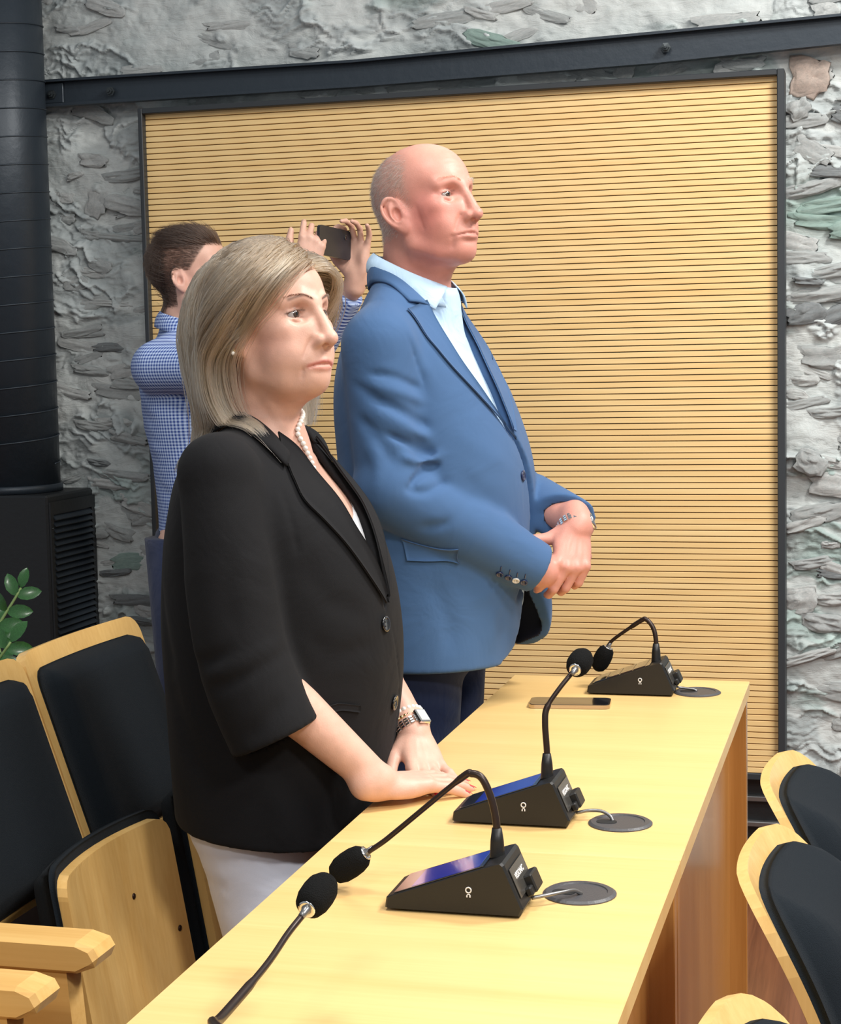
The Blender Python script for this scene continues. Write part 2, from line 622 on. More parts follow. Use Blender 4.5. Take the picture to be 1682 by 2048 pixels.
# placed by eye from the photograph's wall: right strip, top band, left strip
for a in ((-0.17, 2.13, .10, .10, .030, 'red', .1), (-0.06, 2.02, .13, .05, .03, 'dark', .3), (-0.20, 2.05, .06, .05, .03, 'grey', -.5),
          (-0.16, 1.935, .10, .05, .012, 'grey', .5), (-0.09, 1.88, .20, .03, .02, 'dark', .1), (-0.17, 1.845, .16, .035, .03, 'grey', -.2),
          (-0.10, 1.80, .22, .04, .025, 'green', -.1), (-0.13, 1.755, .2, .04, .022, 'green', .1), (-0.07, 1.73, .12, .045, .03, 'green', 0),
          (-0.2, 1.70, .10, .05, .02, 'light', .2), (-0.09, 1.63, .17, .035, .03, 'grey', -.2), (-0.18, 1.60, .08, .02, .02, 'dark', .1),
          (-0.15, 1.565, .17, .04, .03, 'grey', -.1), (-0.08, 1.52, .16, .05, .035, 'dark', -.35), (-0.19, 1.515, .10, .05, .025, 'dark', -.2),
          (-0.13, 1.40, .16, .06, .022, 'grey', .1), (-0.19, 1.34, .08, .03, .02, 'light', 0), (-0.21, 1.30, .07, .03, .02, 'light', .2),
          (-0.12, 1.255, .12, .03, .02, 'grey', -.1), (-0.17, 1.12, .08, .06, .03, 'grey', .4), (-0.12, 1.12, .07, .03, .02, 'light', .2),
          (-0.10, 1.06, .14, .06, .02, 'light', .1), (-0.14, .985, .16, .05, .028, 'grey', -.2), (-0.19, .955, .12, .03, .02, 'light', -.3),
          (-0.12, .90, .05, .02, .02, 'light', 0), (-0.17, .85, .11, .03, .022, 'grey', -.2), (-0.10, .82, .12, .03, .02, 'dark', .1),
          (-0.2, .75, .09, .07, .03, 'light', -.2), (-0.11, .755, .11, .035, .025, 'light', -.1), (-0.14, .69, .12, .05, .03, 'grey', .1),
          (-0.09, .62, .14, .04, .02, 'grey', -.3), (-0.18, .60, .14, .025, .02, 'light', -.3), (-0.1, .5, .16, .05, .02, 'grey', .1),
          (-2.12, 1.97, .16, .035, .02, 'grey', -.1), (-2.22, 1.90, .07, .09, .02, 'light', .2), (-2.13, 1.885, .13, .05, .025, 'light', .2),
          (-2.15, 1.79, .20, .02, .02, 'grey', .1), (-2.24, 1.69, .10, .03, .02, 'light', .1), (-2.19, 1.60, .14, .02, .014, 'light', .1),
          (-2.2, 1.47, .11, .025, .02, 'dark', 0), (-2.13, 1.36, .12, .03, .012, 'grey', .1), (-2.19, 1.25, .11, .025, .02, 'light', 0),
          (-2.13, 1.20, .12, .03, .02, 'grey', .2), (-2.24, 1.13, .07, .02, .02, 'dark', .1), (-2.16, 1.09, .16, .03, .025, 'grey', .1),
          (-2.20, 1.065, .13, .03, .02, 'light', .1), (-2.11, .965, .08, .04, .014, 'grey', -.2), (-2.19, .92, .10, .04, .022, 'grey', .3),
          (-2.14, .83, .16, .05, .012, 'green', 0), (-2.2, .80, .1, .02, .02, 'dark', -.1), (-2.14, .72, .14, .03, .014, 'dark', 0),
          (-2.12, .66, .08, .02, .02, 'dark', .1), (-2.17, .61, .07, .03, .02, 'light', 0)):
    stone(*a)
for i in range(150):                                   # the rest of the rubble, at random
    x = rs.uniform(-2.36, -2.05) if i % 3 == 0 else (rs.uniform(-0.21, 0.3) if i % 3 == 1 else rs.uniform(-2.4, 0.3))
    z = rs.uniform(2.27, 2.62) if i % 3 == 2 else rs.uniform(0.05, 2.6)
    if i % 9 == 8:
        x, z = rs.uniform(-1.9, -0.3), rs.uniform(2.155, 2.185)
    stone(x, z, rs.uniform(.05, .17), rs.uniform(.018, .045), rs.uniform(.008, .020), rs.choice(['grey', 'light', 'grey', 'light', 'light', 'green' if z > 2.2 else 'grey']), rs.uniform(-.35, .35))

# steel channel across the wall
st = [(-2.9, 2.173, 2.244), (-2.343, 2.173, 2.244), (-1.404, 2.173, 2.241), (-0.58, 2.185, 2.261), (-0.095, 2.204, 2.274), (0.5, 2.226, 2.293)]


def ribbon(st, y0, y1, za, zb):
    V, Fc = [], []
    for x, b, t in st:
        z0, z1 = za(b, t), zb(b, t)
        V += [(x, y0, z0), (x, y0, z1), (x, y1, z1), (x, y1, z0)]
    for i in range(len(st) - 1):
        for k in range(4):
            a, c = i * 4 + k, i * 4 + (k + 1) % 4
            Fc.append((a, a + 4, c + 4, c))
    Fc += [(0, 1, 2, 3), tuple(len(V) - 4 + k for k in (3, 2, 1, 0))]
    return V, Fc


beam = empty('trim_1', (-1.2, 4.6, 2.2))
beam['kind'] = 'structure'
beam['label'] = 'black painted steel channel bolted across the stone wall'
off = Matrix.Translation((1.2, -4.6, -2.2))
mk('web', tr(ribbon(st, 4.636, 4.655, lambda b, t: b, lambda b, t: t), off), M_STEEL, beam)
mk('flange', tr(ribbon(st, 4.612, 4.64, lambda b, t: b - 0.003, lambda b, t: b + 0.005), off), M_STEEL, beam)
mk('flange', tr(ribbon(st, 4.612, 4.64, lambda b, t: t - 0.004, lambda b, t: t + 0.003), off), M_STEEL, beam)
mk('splice_plate', tr(box(-2.36, -2.29, 4.626, 4.636, 2.18, 2.238, .002), off), M_STEEL, beam)
for bx_, bz in ((-2.325, 2.205), (-2.14, 2.203), (-0.545, 2.222)):
    hexa = lathe([(0.0, 0), (0.014, 0), (0.014, 0.004), (0.0095, 0.0045), (0.0095, 0.013), (0.005, 0.0135), (0.005, 0.02), (0, 0.0205)], 6)
    mk('bolt', tr(hexa, Matrix.Translation((bx_ + 1.2, 4.626 - 4.6, bz - 2.2)) @ Matrix.Rotation(math.pi / 2, 4, 'X')), M_BOLT, beam)

# slatted acoustic panel
pan = empty('acoustic_panel', (-1.137, 4.6, 0.27))
tag(pan, 'large oak slat acoustic panel in a black frame on the stone wall', 'wall panel')
pl = Matrix.Translation((1.137, -4.6, -0.27))
mk('backing', tr(box(-2.024, -0.255, 4.616, 4.64, .285, 2.13), pl), M_BLACK, pan)
mk('frame_side', tr(box(-2.036, -2.023, 4.575, 4.66, .27, 2.142, .002), pl), M_FRAME, pan)
mk('frame_side', tr(box(-0.255, -0.236, 4.575, 4.66, .27, 2.142, .002), pl), M_FRAME, pan)
mk('frame_top', tr(box(-2.023, -0.255, 4.575, 4.66, 2.1265, 2.142, .002), pl), M_FRAME, pan)
mk('frame_bottom', tr(box(-2.023, -0.255, 4.598, 4.66, .27, .288, .002), pl), M_FRAME, pan)
sl = mk('slat', box(-0.884, 0.884, 0, 0.014, -0.0068, 0.0068, 0.0007), M_SLAT, pan)
for i in range(115):
    o = sl if i == 0 else sl.copy()
    if i:
        C.objects.link(o)
        o.parent = pan
    o.location = (-0.0025, 0.0, 2.1205 - 0.27 - 0.016 * i)

# heating trench below the panel
base = empty('baseboard_back', (-1.1, 4.62, 0))
base['kind'] = 'structure'
mk('housing', box(-0.95, 0.98, 0.02, 0.05, 0, 0.268), M_BLACK, base)
for z in (0.135, 0.205):
    mk('rail', box(-0.95, 0.98, 0.0, 0.03, z, z + 0.014, .002), M_GREYM, base)

# air heater with its round spiral duct
hb = empty('air_heater', (-2.46, 4.53, 0))
tag(hb, 'black sheet metal air heater cabinet with side louvres', 'heater')
mk('cabinet', box(-.201, .195, -.153, .15, 0, 1.055, .006), M_BLACK, hb)
mk('louvre_frame', cat(box(.195, .201, -.145, -.128, .56, 1.035), box(.195, .201, .118, .14, .56, 1.035), box(.195, .201, -.128, .118, 1.0, 1.035), box(.195, .201, -.128, .118, .5, .565)), M_BLACK, hb)
lv = mk('louvre', tr(box(-.010, .010, -.125, .115, -.0015, .0015), Matrix.Translation((0.2, 0, 0)) @ Matrix.Rotation(0.75, 4, 'Y')), M_STEEL, hb)
for i in range(24):
    o = lv if i == 0 else lv.copy()
    if i:
        C.objects.link(o)
        o.parent = hb
    o.location = (0, 0, 0.99 - 0.0182 * i)
mk('screw', ball((.202, -.137, .60), .004, 8, 6), M_CHROME, hb, True)
mk('screw', ball((.202, -.137, .96), .003, 8, 6), M_BOLT, hb, True)
dt = empty('ventilation_duct', (-2.46, 4.53, 1.056))
tag(dt, 'tall black spiral ventilation duct rising from the heater cabinet', 'duct')
mk('pipe', lathe([(.145, -.0), (.145, 1.9)], 40), M_STEEL, dt, True)
hel = []
for k in range(0, 40 * 22 + 1):
    t = 2 * math.pi * k / 40
    hel.append((.146 * math.cos(t), .146 * math.sin(t), .10 + 0.115 * 0.68 * k / 40 - 0.02))
mk('seam', tube([p for p in hel if p[2] < 1.88], .0022, 5), M_STEEL, dt, True)
mk('collar', lathe([(.145, 0), (.152, 0), (.152, .02), (.146, .022)], 40), M_STEEL, dt, True)


# ================================================================== DESKS
def desk(y0, y1, label):
    d = empty('desk', (-0.507, (y0 + y1) / 2, 0))
    tag(d, label, 'desk', 'desks in one line')
    a, b = y0 - (y0 + y1) / 2, y1 - (y0 + y1) / 2
    mk('desktop', box(-.25, .25, a, b, .707, .735, .0015), M_TOP, d)
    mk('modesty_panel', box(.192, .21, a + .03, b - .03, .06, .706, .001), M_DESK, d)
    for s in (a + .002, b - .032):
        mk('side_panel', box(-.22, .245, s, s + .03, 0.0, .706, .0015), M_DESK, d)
    return d


desk_far = desk(2.279, 3.575, 'far beech desk under the phone and two microphone units')
desk_near = desk(0.98, 2.2775, 'near beech desk at the bottom of the photo with one microphone unit')


def grommet(d, x, y, rot):
    gx_, gy_ = x - d.location.x, y - d.location.y
    o = mk('grommet', lathe([(0, .0), (.047, 0), (.047, .0015), (.043, .004), (.036, .0042), (.035, .0028), (0, .0028)], 32), M_GROM, d, False, (gx_, gy_, .735))
    mk('slot', prism(rrect(.03, .02, .009, 4), 2, .0026, .0034), M_GROMD, o, False, (-.02 * math.cos(rot), -.02 * math.sin(rot), 0))
    return o


grommet(desk_near, -.366, 2.108, 0.2)
grommet(desk_far, -.363, 2.445, 0.2)
grommet(desk_far, -.351, 3.437, 0.1)


# ================================================================== MICROPHONE UNITS
def text_mesh(s, size, ext=0.0002):
    cu = bpy.data.curves.new('print', 'FONT')
    cu.body, cu.size, cu.extrude = s, size, ext
    cu.align_x, cu.align_y = 'CENTER', 'CENTER'
    cu.resolution_u = 2
    cu.offset = size * 0.02
    o = bpy.data.objects.new('print', cu)
    C.objects.link(o)
    bpy.context.view_layer.update()
    me = bpy.data.meshes.new_from_object(o)
    bpy.data.objects.remove(o)
    V = [tuple(v.co) for v in me.vertices]
    Fc = [tuple(p.vertices) for p in me.polygons]
    bpy.data.meshes.remove(me)
    return V, Fc


def mic_unit(x, y, rz, label, neck, foam_dir, cable, screen):
    """wedge-shaped delegate unit; local x runs from the toe to the heel, the screen slopes up to the heel."""
    t = empty('microphone_unit', (x, y, .735), rz)
    tag(t, label, 'microphone')
    L_, W_ = .167, .045                                             # length, half width
    prof = [(0, .004), (.002, .017), (.008, .020), (.142, .067), (.1495, .069), (.153, .066), (.176, .012), (.172, .003), (.004, .003)]
    V, Fc = prism(prof, 1, -W_, W_)
    # chamfer: pull the outer rows in
    V, Fc = [], []
    rows = [(-W_, .93), (-W_ + .003, 1.0), (W_ - .003, 1.0), (W_, .93)]
    cx, cz = .09, .028
    for yy, s in rows:
        for p in prof:
            k = .0028 if s < 1 else 0
            dx, dz = cx - p[0], cz - p[1]
            n_ = math.hypot(dx, dz)
            V.append((p[0] + dx / n_ * k, yy, p[1] + dz / n_ * k))
    n = len(prof)
    for i in range(3):
        for k in range(n):
            Fc.append((i * n + k, i * n + (k + 1) % n, (i + 1) * n + (k + 1) % n, (i + 1) * n + k))
    Fc += [tuple(range(n))[::-1], tuple(range(3 * n, 4 * n))]
    body = mk('housing', (V, Fc), M_PLASTIC, t)
    ang = math.atan2(.047, .134)
    ms = Matrix.Translation((.009, 0, .0206)) @ Matrix.Rotation(-ang, 4, 'Y')
    scr = mk('screen', tr(box(.002, .125, -.040, .040, 0, .0012, .0005), ms), M_GLASS, t)
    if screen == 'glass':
        mk('blue_reflection', tr(box(.026, .118, -.036, .036, .0011, .0014), ms), M_REFLECT, scr)  # glowing sheet stands in for the reflection on the glass
    if screen == 'keys':
        for k in range(4):
            mk('key', tr(box(.006 + .028 * k, .031 + .028 * k, -.037, .037, .0012, .0022, .0004), ms), M_GLASS, scr)
    # rear badge plate with the maker's lettering
    ar = math.atan2(.023, .054)
    mr = Matrix.Translation((.1535, 0, .0655)) @ Matrix.Rotation(-ar, 4, 'Y')
    mk('badge_plate', tr(box(.0002, .0014, -.036, .036, -.046, -.008, .0004), mr), M_PLATE, t)
    tx = text_mesh('VISSONIC', .0105)
    mk('lettering', tr(tx, mr @ Matrix.Translation((.0018, -.004, -.021)) @ Matrix.Rotation(math.pi / 2, 4, 'Z') @ Matrix.Rotation(math.pi / 2, 4, 'X')), M_WHITE, t)
    # cable clamp at the heel
    mk('cable_clamp', cat(tr(box(.0, .012, .004, .040, -.054, -.030, .002), mr), tr(box(.0, .009, -.010, .012, -.054, -.042, .002), mr)), M_PLASTIC, t)
    # headphone socket mark on the near flank
    for s in (-1,):
        ring = [(.108 + .0034 * math.cos(a), s * (W_ + .0003), .033 + .0034 * math.sin(a)) for a in [2 * math.pi * k / 16 for k in range(17)]]
        mk('socket_ring', tube(ring, .0009, 6, False), M_WHITE, t, True)
        arc = [(.108 + .0020 * math.cos(a), s * (W_ + .0003), .0258 + .0020 * math.sin(a)) for a in [math.radians(d) for d in range(-30, 211, 20)]]
        mk('headphone_mark', cat(tube(arc, .0007, 5), box(.1053, .1068, -W_ - .001, -W_, .0240, .0262), box(.1092, .1107, -W_ - .001, -W_, .0240, .0262)), M_WHITE, t)
    # gooseneck microphone
    mk('neck_socket', tr(lathe([(0, -.004), (.0105, -.004), (.0095, .004), (.0085, .022), (.0062, .038), (0, .0385)], 16), Matrix.Translation((neck[0][0], neck[0][1], neck[0][2]))), M_PLASTIC, t, True)
    path = spline(neck, 8)
    rad = [.0048 if i < len(path) * .62 else .0036 for i in range(len(path))]
    g = mk('gooseneck', tube(path, rad, 10), M_GOOSE, t, True)
    end, dr = Vector(neck[-1]), Vector(foam_dir).normalized()
    q = dr.to_track_quat('Z', 'Y').to_matrix().to_4x4()
    mf = Matrix.Translation(end) @ q
    fo = mk('foam_windshield', tr(lathe([(0.0085, -.004), (.011, -.0035), (.0155, .002), (.018, .012), (.0185, .024), (.0175, .036), (.0135, .046), (.007, .051), (0, .0525)], 24), mf), M_FOAM, t, True)
    mk('ring', tr(lathe([(.0072, -.006), (.0095, -.006), (.0095, -.0035), (.0072, -.0035)], 20), mf), M_CHROME, fo, True)
    mk('capsule', tr(lathe([(0, -.018), (.0038, -.018), (.0042, -.010), (.0065, -.004), (.0065, .0), (0, 0)], 14), mf), M_GREYM, fo, True)
    if cable:
        mk('cable', tube(spline(cable, 6), .0026, 8), M_GREYM, t, True)
    return t


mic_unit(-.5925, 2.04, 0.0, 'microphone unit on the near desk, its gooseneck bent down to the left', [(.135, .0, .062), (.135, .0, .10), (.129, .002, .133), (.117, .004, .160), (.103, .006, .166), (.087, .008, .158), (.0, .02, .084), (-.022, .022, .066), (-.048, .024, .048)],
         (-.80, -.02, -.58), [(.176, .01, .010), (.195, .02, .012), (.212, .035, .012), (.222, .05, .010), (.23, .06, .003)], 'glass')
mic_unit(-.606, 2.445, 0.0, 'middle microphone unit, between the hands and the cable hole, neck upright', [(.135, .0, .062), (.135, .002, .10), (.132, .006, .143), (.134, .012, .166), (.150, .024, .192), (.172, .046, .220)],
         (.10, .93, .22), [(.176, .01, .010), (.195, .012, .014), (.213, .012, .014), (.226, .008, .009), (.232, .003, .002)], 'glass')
mic_unit(-.568, 3.43, 0.0, 'farthest microphone unit on the far end of the desk, beside the phone', [(.135, .0, .062), (.135, .0, .105), (.129, .004, .131), (.115, .008, .147), (.103, .012, .144), (.055, .026, .110), (.036, .032, .093), (.030, .034, .080)],
         (-.45, .12, -.88), [(.176, .01, .010), (.19, .012, .008), (.21, .01, .006), (.215, .008, .003)], 'keys')
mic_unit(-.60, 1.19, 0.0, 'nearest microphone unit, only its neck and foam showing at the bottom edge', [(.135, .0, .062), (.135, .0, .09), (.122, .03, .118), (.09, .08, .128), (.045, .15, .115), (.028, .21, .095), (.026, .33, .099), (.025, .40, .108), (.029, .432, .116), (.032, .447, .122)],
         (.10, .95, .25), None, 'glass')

ph = empty('smartphone', (-.583, 3.275, .735), 0.1)
tag(ph, 'smartphone lying face up on the far desk near the microphone', 'phone')
mk('body', prism(rrect(.158, .076, .012, 5), 2, .0008, .0078), mat('phone_steel', (.55, .46, .38, 1), .2, metal=1.0), ph)
mk('screen', prism(rrect(.153, .071, .011, 5), 2, .0078, .0085), M_GLASS, ph)
mk('camera_bump', prism(rrect(.03, .025, .006, 4, -.055, .02), 2, .0, .0009), M_PLASTIC, ph)


# ================================================================== CHAIRS
def sheet(W_, H_, rt, rb, pos, thick, nu=14, nv=18):
    """curved slab with rounded corners; pos(u across, v up, depth) -> xyz; thick(a, b) -> front offset."""
    V, Fc = [], []
    vs = sorted(set([0, .004, .012, .03, rb] + [H_ * k / nv for k in range(1, nv)] + [H_ - rt, H_ - .03, H_ - .012, H_ - .004, H_]))
    vs = [v for v in vs if 0 <= v <= H_]
    for side in (0, 1):
        for v in vs:
            w = W_ / 2
            for r, dd in ((rt, H_ - v), (rb, v)):
                if dd < r:
                    w = min(w, W_ / 2 - (r - math.sqrt(max(r * r - (r - dd) ** 2, 0))))
            for i in range(nu + 1):
                s = -1 + 2 * i / nu
                s = math.copysign(1 - (1 - abs(s)) ** 1.4, s)
                u = s * w
                d = 0 if side == 0 else thick(min(w - abs(u), v, H_ - v))
                V.append(pos(u, v, d))
    n, m_ = nu + 1, len(vs)
    for side in (0, 1):
        for j in range(m_ - 1):
            for i in range(nu):
                a = side * n * m_ + j * n + i
                q = (a, a + 1, a + n + 1, a + n)
                Fc.append(q if side else q[::-1])
    o = n * m_
    for j in range(m_ - 1):
        for i in (0, nu):
            a, b = j * n + i, (j + 1) * n + i
            Fc.append((a, b, b + o, a + o) if i == 0 else (b, a, a + o, b + o))
    for i in range(nu):
        Fc.append((i + 1, i, i + o, i + 1 + o))
        a = (m_ - 1) * n + i
        Fc.append((a, a + 1, a + 1 + o, a + o))
    return V, Fc


def dome(edge, mid, r):
    return lambda d: edge + (mid - edge) * (1 - (1 - min(d / r, 1)) ** 2.2)


def auditorium_chair(x, y, label):
    t = empty('auditorium_chair', (x, y, 0))
    tag(t, label, 'chair', 'tip-up chairs behind the desk')
    back = lambda u, v, d: (.05 - .335 * v + 1.0 * d + .25 * u * u * 1.2 - .02, u, .56 + v * .99 + .3 * d)
    mk('backrest', sheet(.465, .375, .035, .02, lambda u, v, d: back(u, v, d - .018), dome(.018, .018, .01)), M_PLY, t)
    mk('back_pad', sheet(.41, .33, .03, .02, lambda u, v, d: back(u, v + .012, d), dome(.004, .042, .05)), M_UPH, t, True)
    seat = lambda u, v, d: (.235 - .17 * v + d + .75 * u * u - .02, u + .035, .25 + v)
    mk('seat', sheet(.375, .42, .03, .05, seat, dome(.016, .016, .01)), M_PLY, t)
    mk('seat_pad', sheet(.38, .42, .03, .05, lambda u, v, d: seat(u, v + .014, -d), dome(.01, .055, .06)), M_UPH, t, True)
    for u, v in ((.06, .32), (.165, .235)):
        p = seat(u, v, .016)
        mk('bolt', ball(p, (.003, .0055, .0055), 10, 6), M_SCREW, t, True)
    for s in (-.2, .2):
        mk('support', cat(box(-.02, .02, s - .015, s + .015, 0, .52, .003), box(-.10, .14, s - .02, s + .02, 0, .02, .003), box(0.0, .15, s - .012, s + .012, .30, .335, .003)), M_BLACK, t)
    return t


def armrest(t, yy):
    prof = [(-.38, .655), (.03, .655), (.055, .648), (.062, .636), (.056, .622), (.03, .612), (-.38, .612)]
    V, Fc = [], []
    n = len(prof)
    for w, s in ((-.032, .006), (-.026, 0), (.026, 0), (.032, .006)):
        for p in prof:
            dz = -s if p[1] > .63 else s
            V.append((p[0] + .27 - (s if p[0] > .04 else 0), yy + w, p[1] + dz * .8))
    for i in range(3):
        for k in range(n):
            Fc.append((i * n + k, i * n + (k + 1) % n, (i + 1) * n + (k + 1) % n, (i + 1) * n + k))
    Fc += [tuple(range(n))[::-1], tuple(range(3 * n, 4 * n))]
    mk('armrest', (V, Fc), M_ARM, t)
    mk('side_panel', prism([(-.06, 0), (.33, 0), (.282, .612), (-.10, .612)], 1, yy - .022, yy + .018), M_ARM, t)


ca = auditorium_chair(-1.33, 2.84, 'tip-up chair behind the woman in black, backrest pad and oak edge showing')
cb = auditorium_chair(-1.33, 2.37, 'tip-up chair at the left edge, folded seat board and one wooden armrest')
armrest(cb, -.322)
cc = auditorium_chair(-1.33, 1.66, 'tip-up chair in the lower left corner, only its armrest nose showing')
armrest(cc, .225)


def shell_chair(x, y, label):
    t = empty('shell_chair', (x, y, 0), -0.06)
    tag(t, label, 'chair', 'plywood shell chairs in front of the desk')
    # u to +y, v up; the sitter faces +x
    def back(u, v, d):
        lean = .30 * (.46 - v) + .05 * math.sin(v / .46 * math.pi * .9)
        return (-.03 + lean * 1.0 + .75 * u * u + d * .96, u, .335 + v + .28 * d)
    mk('backrest', sheet(.40, .455, .095, .03, lambda u, v, d: back(u, v, d - .014), dome(.014, .014, .01), 18, 20), M_PLY, t)
    mk('back_pad', sheet(.362, .432, .085, .03, lambda u, v, d: back(u, v + .0, d), dome(.012, .070, .085), 18, 20), M_UPH, t, True)
    mk('seat', sheet(.40, .40, .06, .03, lambda u, v, d: (.10 + v, u, .39 + d + .12 * u * u), dome(.014, .014, .01)), M_PLY, t)
    mk('seat_pad', sheet(.375, .38, .06, .03, lambda u, v, d: (.11 + v, u, .404 + d + .12 * u * u), dome(.006, .045, .06)), M_UPH, t, True)
    for sx, sy in ((.12, -.16), (.12, .16), (.44, -.16), (.44, .16)):
        mk('leg', tube([(sx + (.03 if sx > .3 else -.03), sy * 1.08, 0), (sx, sy, .40)], .011, 10), M_STEEL, t, True)
    return t


shell_chair(-.142, 1.54, 'nearest shell chair at the bottom right corner, pale plywood back')
shell_chair(-.142, 2.17, 'middle shell chair of the three at the right edge')
shell_chair(-.142, 2.61, 'farthest shell chair at the right, in front of the stone wall')

# ================================================================== PLANT
pt = empty('potted_plant', (-1.80, 3.24, 0))
tag(pt, 'green plant with glossy leaflets at the left edge before the heater', 'plant')
mk('pot', lathe([(0, 0), (.12, 0), (.15, .4), (.158, .42), (.146, .42), (.14, .39), (0, .385)], 28), M_POT, pt, True)
mk('soil', lathe([(0, .386), (.139, .386), (.10, .395), (0, .398)], 20), M_SOIL, pt, True)
leaf_v = []
for i, (l_, w_) in enumerate(((0, .05), (.15, .62), (.4, 1.0), (.68, .92), (.88, .55), (1.0, .05))):
    for s in (-1, 0, 1):
        leaf_v.append((l_, s * w_ * .27, (abs(s) * .07 * w_ - .2 * (l_ - .3) ** 2)))
leaf_f = [(i * 3 + k, i * 3 + k + 1, (i + 1) * 3 + k + 1, (i + 1) * 3 + k) for i in range(5) for k in range(2)]
leaf_o = None
rp_ = random.Random(3)
stems = [[(.02, -.03, .39), (.0, -.10, .62), (.0, -.06, .82), (.055, .0, .955)], [(.03, -.06, .39), (-.05, -.14, .58), (.0, -.12, .74), (.075, -.09, .855)],
         [(0, -.05, .39), (-.05, -.16, .55), (-.01, -.2, .68), (.03, -.22, .77)], [(-.03, .0, .39), (-.12, -.05, .60), (-.17, -.06, .78), (-.19, -.02, .92)],
         [(-.02, .04, .39), (-.02, .12, .6), (-.08, .16, .75), (-.12, .18, .86)], [(.04, .03, .39), (.10, .10, .55), (.15, .12, .68), (.19, .12, .76)]]
for s_ in stems:
    pa = spline(s_, 8)
    so = mk('stem', tube(pa, [.006 - .0035 * i / len(pa) for i in range(len(pa))], 7), M_STEM, pt, True)
    P = [Vector(p) for p in pa]
    L0 = len(P)
    items = [(i, sd) for i in range(7, L0 - 1, 2) for sd in (-1, 1)] + [(L0 - 1, 0)]
    for i, sd in items:
        tdir = (P[min(i + 1, L0 - 1)] - P[i - 1]).normalized()
        side = tdir.cross(Vector((.3, -1, .2))).normalized()
        dr = (tdir * .75 + side * sd * 1.0 + Vector((rp_.uniform(-.15, .15), rp_.uniform(-.3, .1), rp_.uniform(-.1, .1)))).normalized()
        nrm = (Vector((.2, -1, .35)) + Vector((rp_.uniform(-.4, .4), 0, rp_.uniform(-.3, .3)))).normalized()
        yv = nrm.cross(dr).normalized()
        zv = dr.cross(yv)
        sz = rp_.uniform(.044, .056)
        if leaf_o is None:
            o = leaf_o = mk('leaf', (leaf_v, leaf_f), M_LEAF, so, True)
        else:
            o = leaf_o.copy()
            C.objects.link(o)
            o.parent = so
        Mx = Matrix((dr * sz, yv * sz, zv * sz)).transposed().to_4x4()
        o.matrix_local = Matrix.Translation(P[i]) @ Mx


# ================================================================== SCULPTING: signed distance fields on a rectilinear grid
def axis(segs):
    """segs: (start, step) pairs and a final end; graded coordinates."""
    out = [segs[0][0]]
    for (a, s), (b, _) in zip(segs[:-1], segs[1:]):
        n = max(1, int(round((b - a) / s)))
        out += [a + (b - a) * k / n for k in range(1, n + 1)]
    return np.array(out, np.float32)


def rotm(yaw=0.0, pitch=0.0, roll=0.0):
    """pitch > 0 lifts the +x end, roll > 0 lifts the +y side; degrees."""
    y, p, r = (math.radians(a) for a in (yaw, pitch, roll))
    Rz = np.array([[math.cos(y), -math.sin(y), 0], [math.sin(y), math.cos(y), 0], [0, 0, 1]])
    Ry = np.array([[math.cos(p), 0, -math.sin(p)], [0, 1, 0], [math.sin(p), 0, math.cos(p)]])
    Rx = np.array([[1, 0, 0], [0, math.cos(r), -math.sin(r)], [0, math.sin(r), math.cos(r)]])
    return Rz @ Ry @ Rx


def smin(a, b, k):
    if k <= 0:
        return np.minimum(a, b)
    h = np.maximum(k - np.abs(a - b), 0) / k
    return np.minimum(a, b) - h * h * k * 0.25


def smax(a, b, k):
    return -smin(-a, -b, k)


DBG = {}


class Frame:
    """similarity frame; low stretches everything under z = .012 (a longer lower face)."""
    def __init__(self, t=(0, 0, 0), R=None, s=1.0, low=1.0):
        self.t, self.R, self.s, self.low = np.array(t, float), np.eye(3) if R is None else R, s, low

    def p(self, q):
        q = np.array(q, float)
        if q[2] < .012:
            q[2] = .012 + (q[2] - .012) * self.low
        return self.t + self.s * (self.R @ q)

    def inv(self, V):
        L = ((V - self.t) @ self.R) / self.s
        L[:, 2] = np.where(L[:, 2] < .012, .012 + (L[:, 2] - .012) / self.low, L[:, 2])
        return L


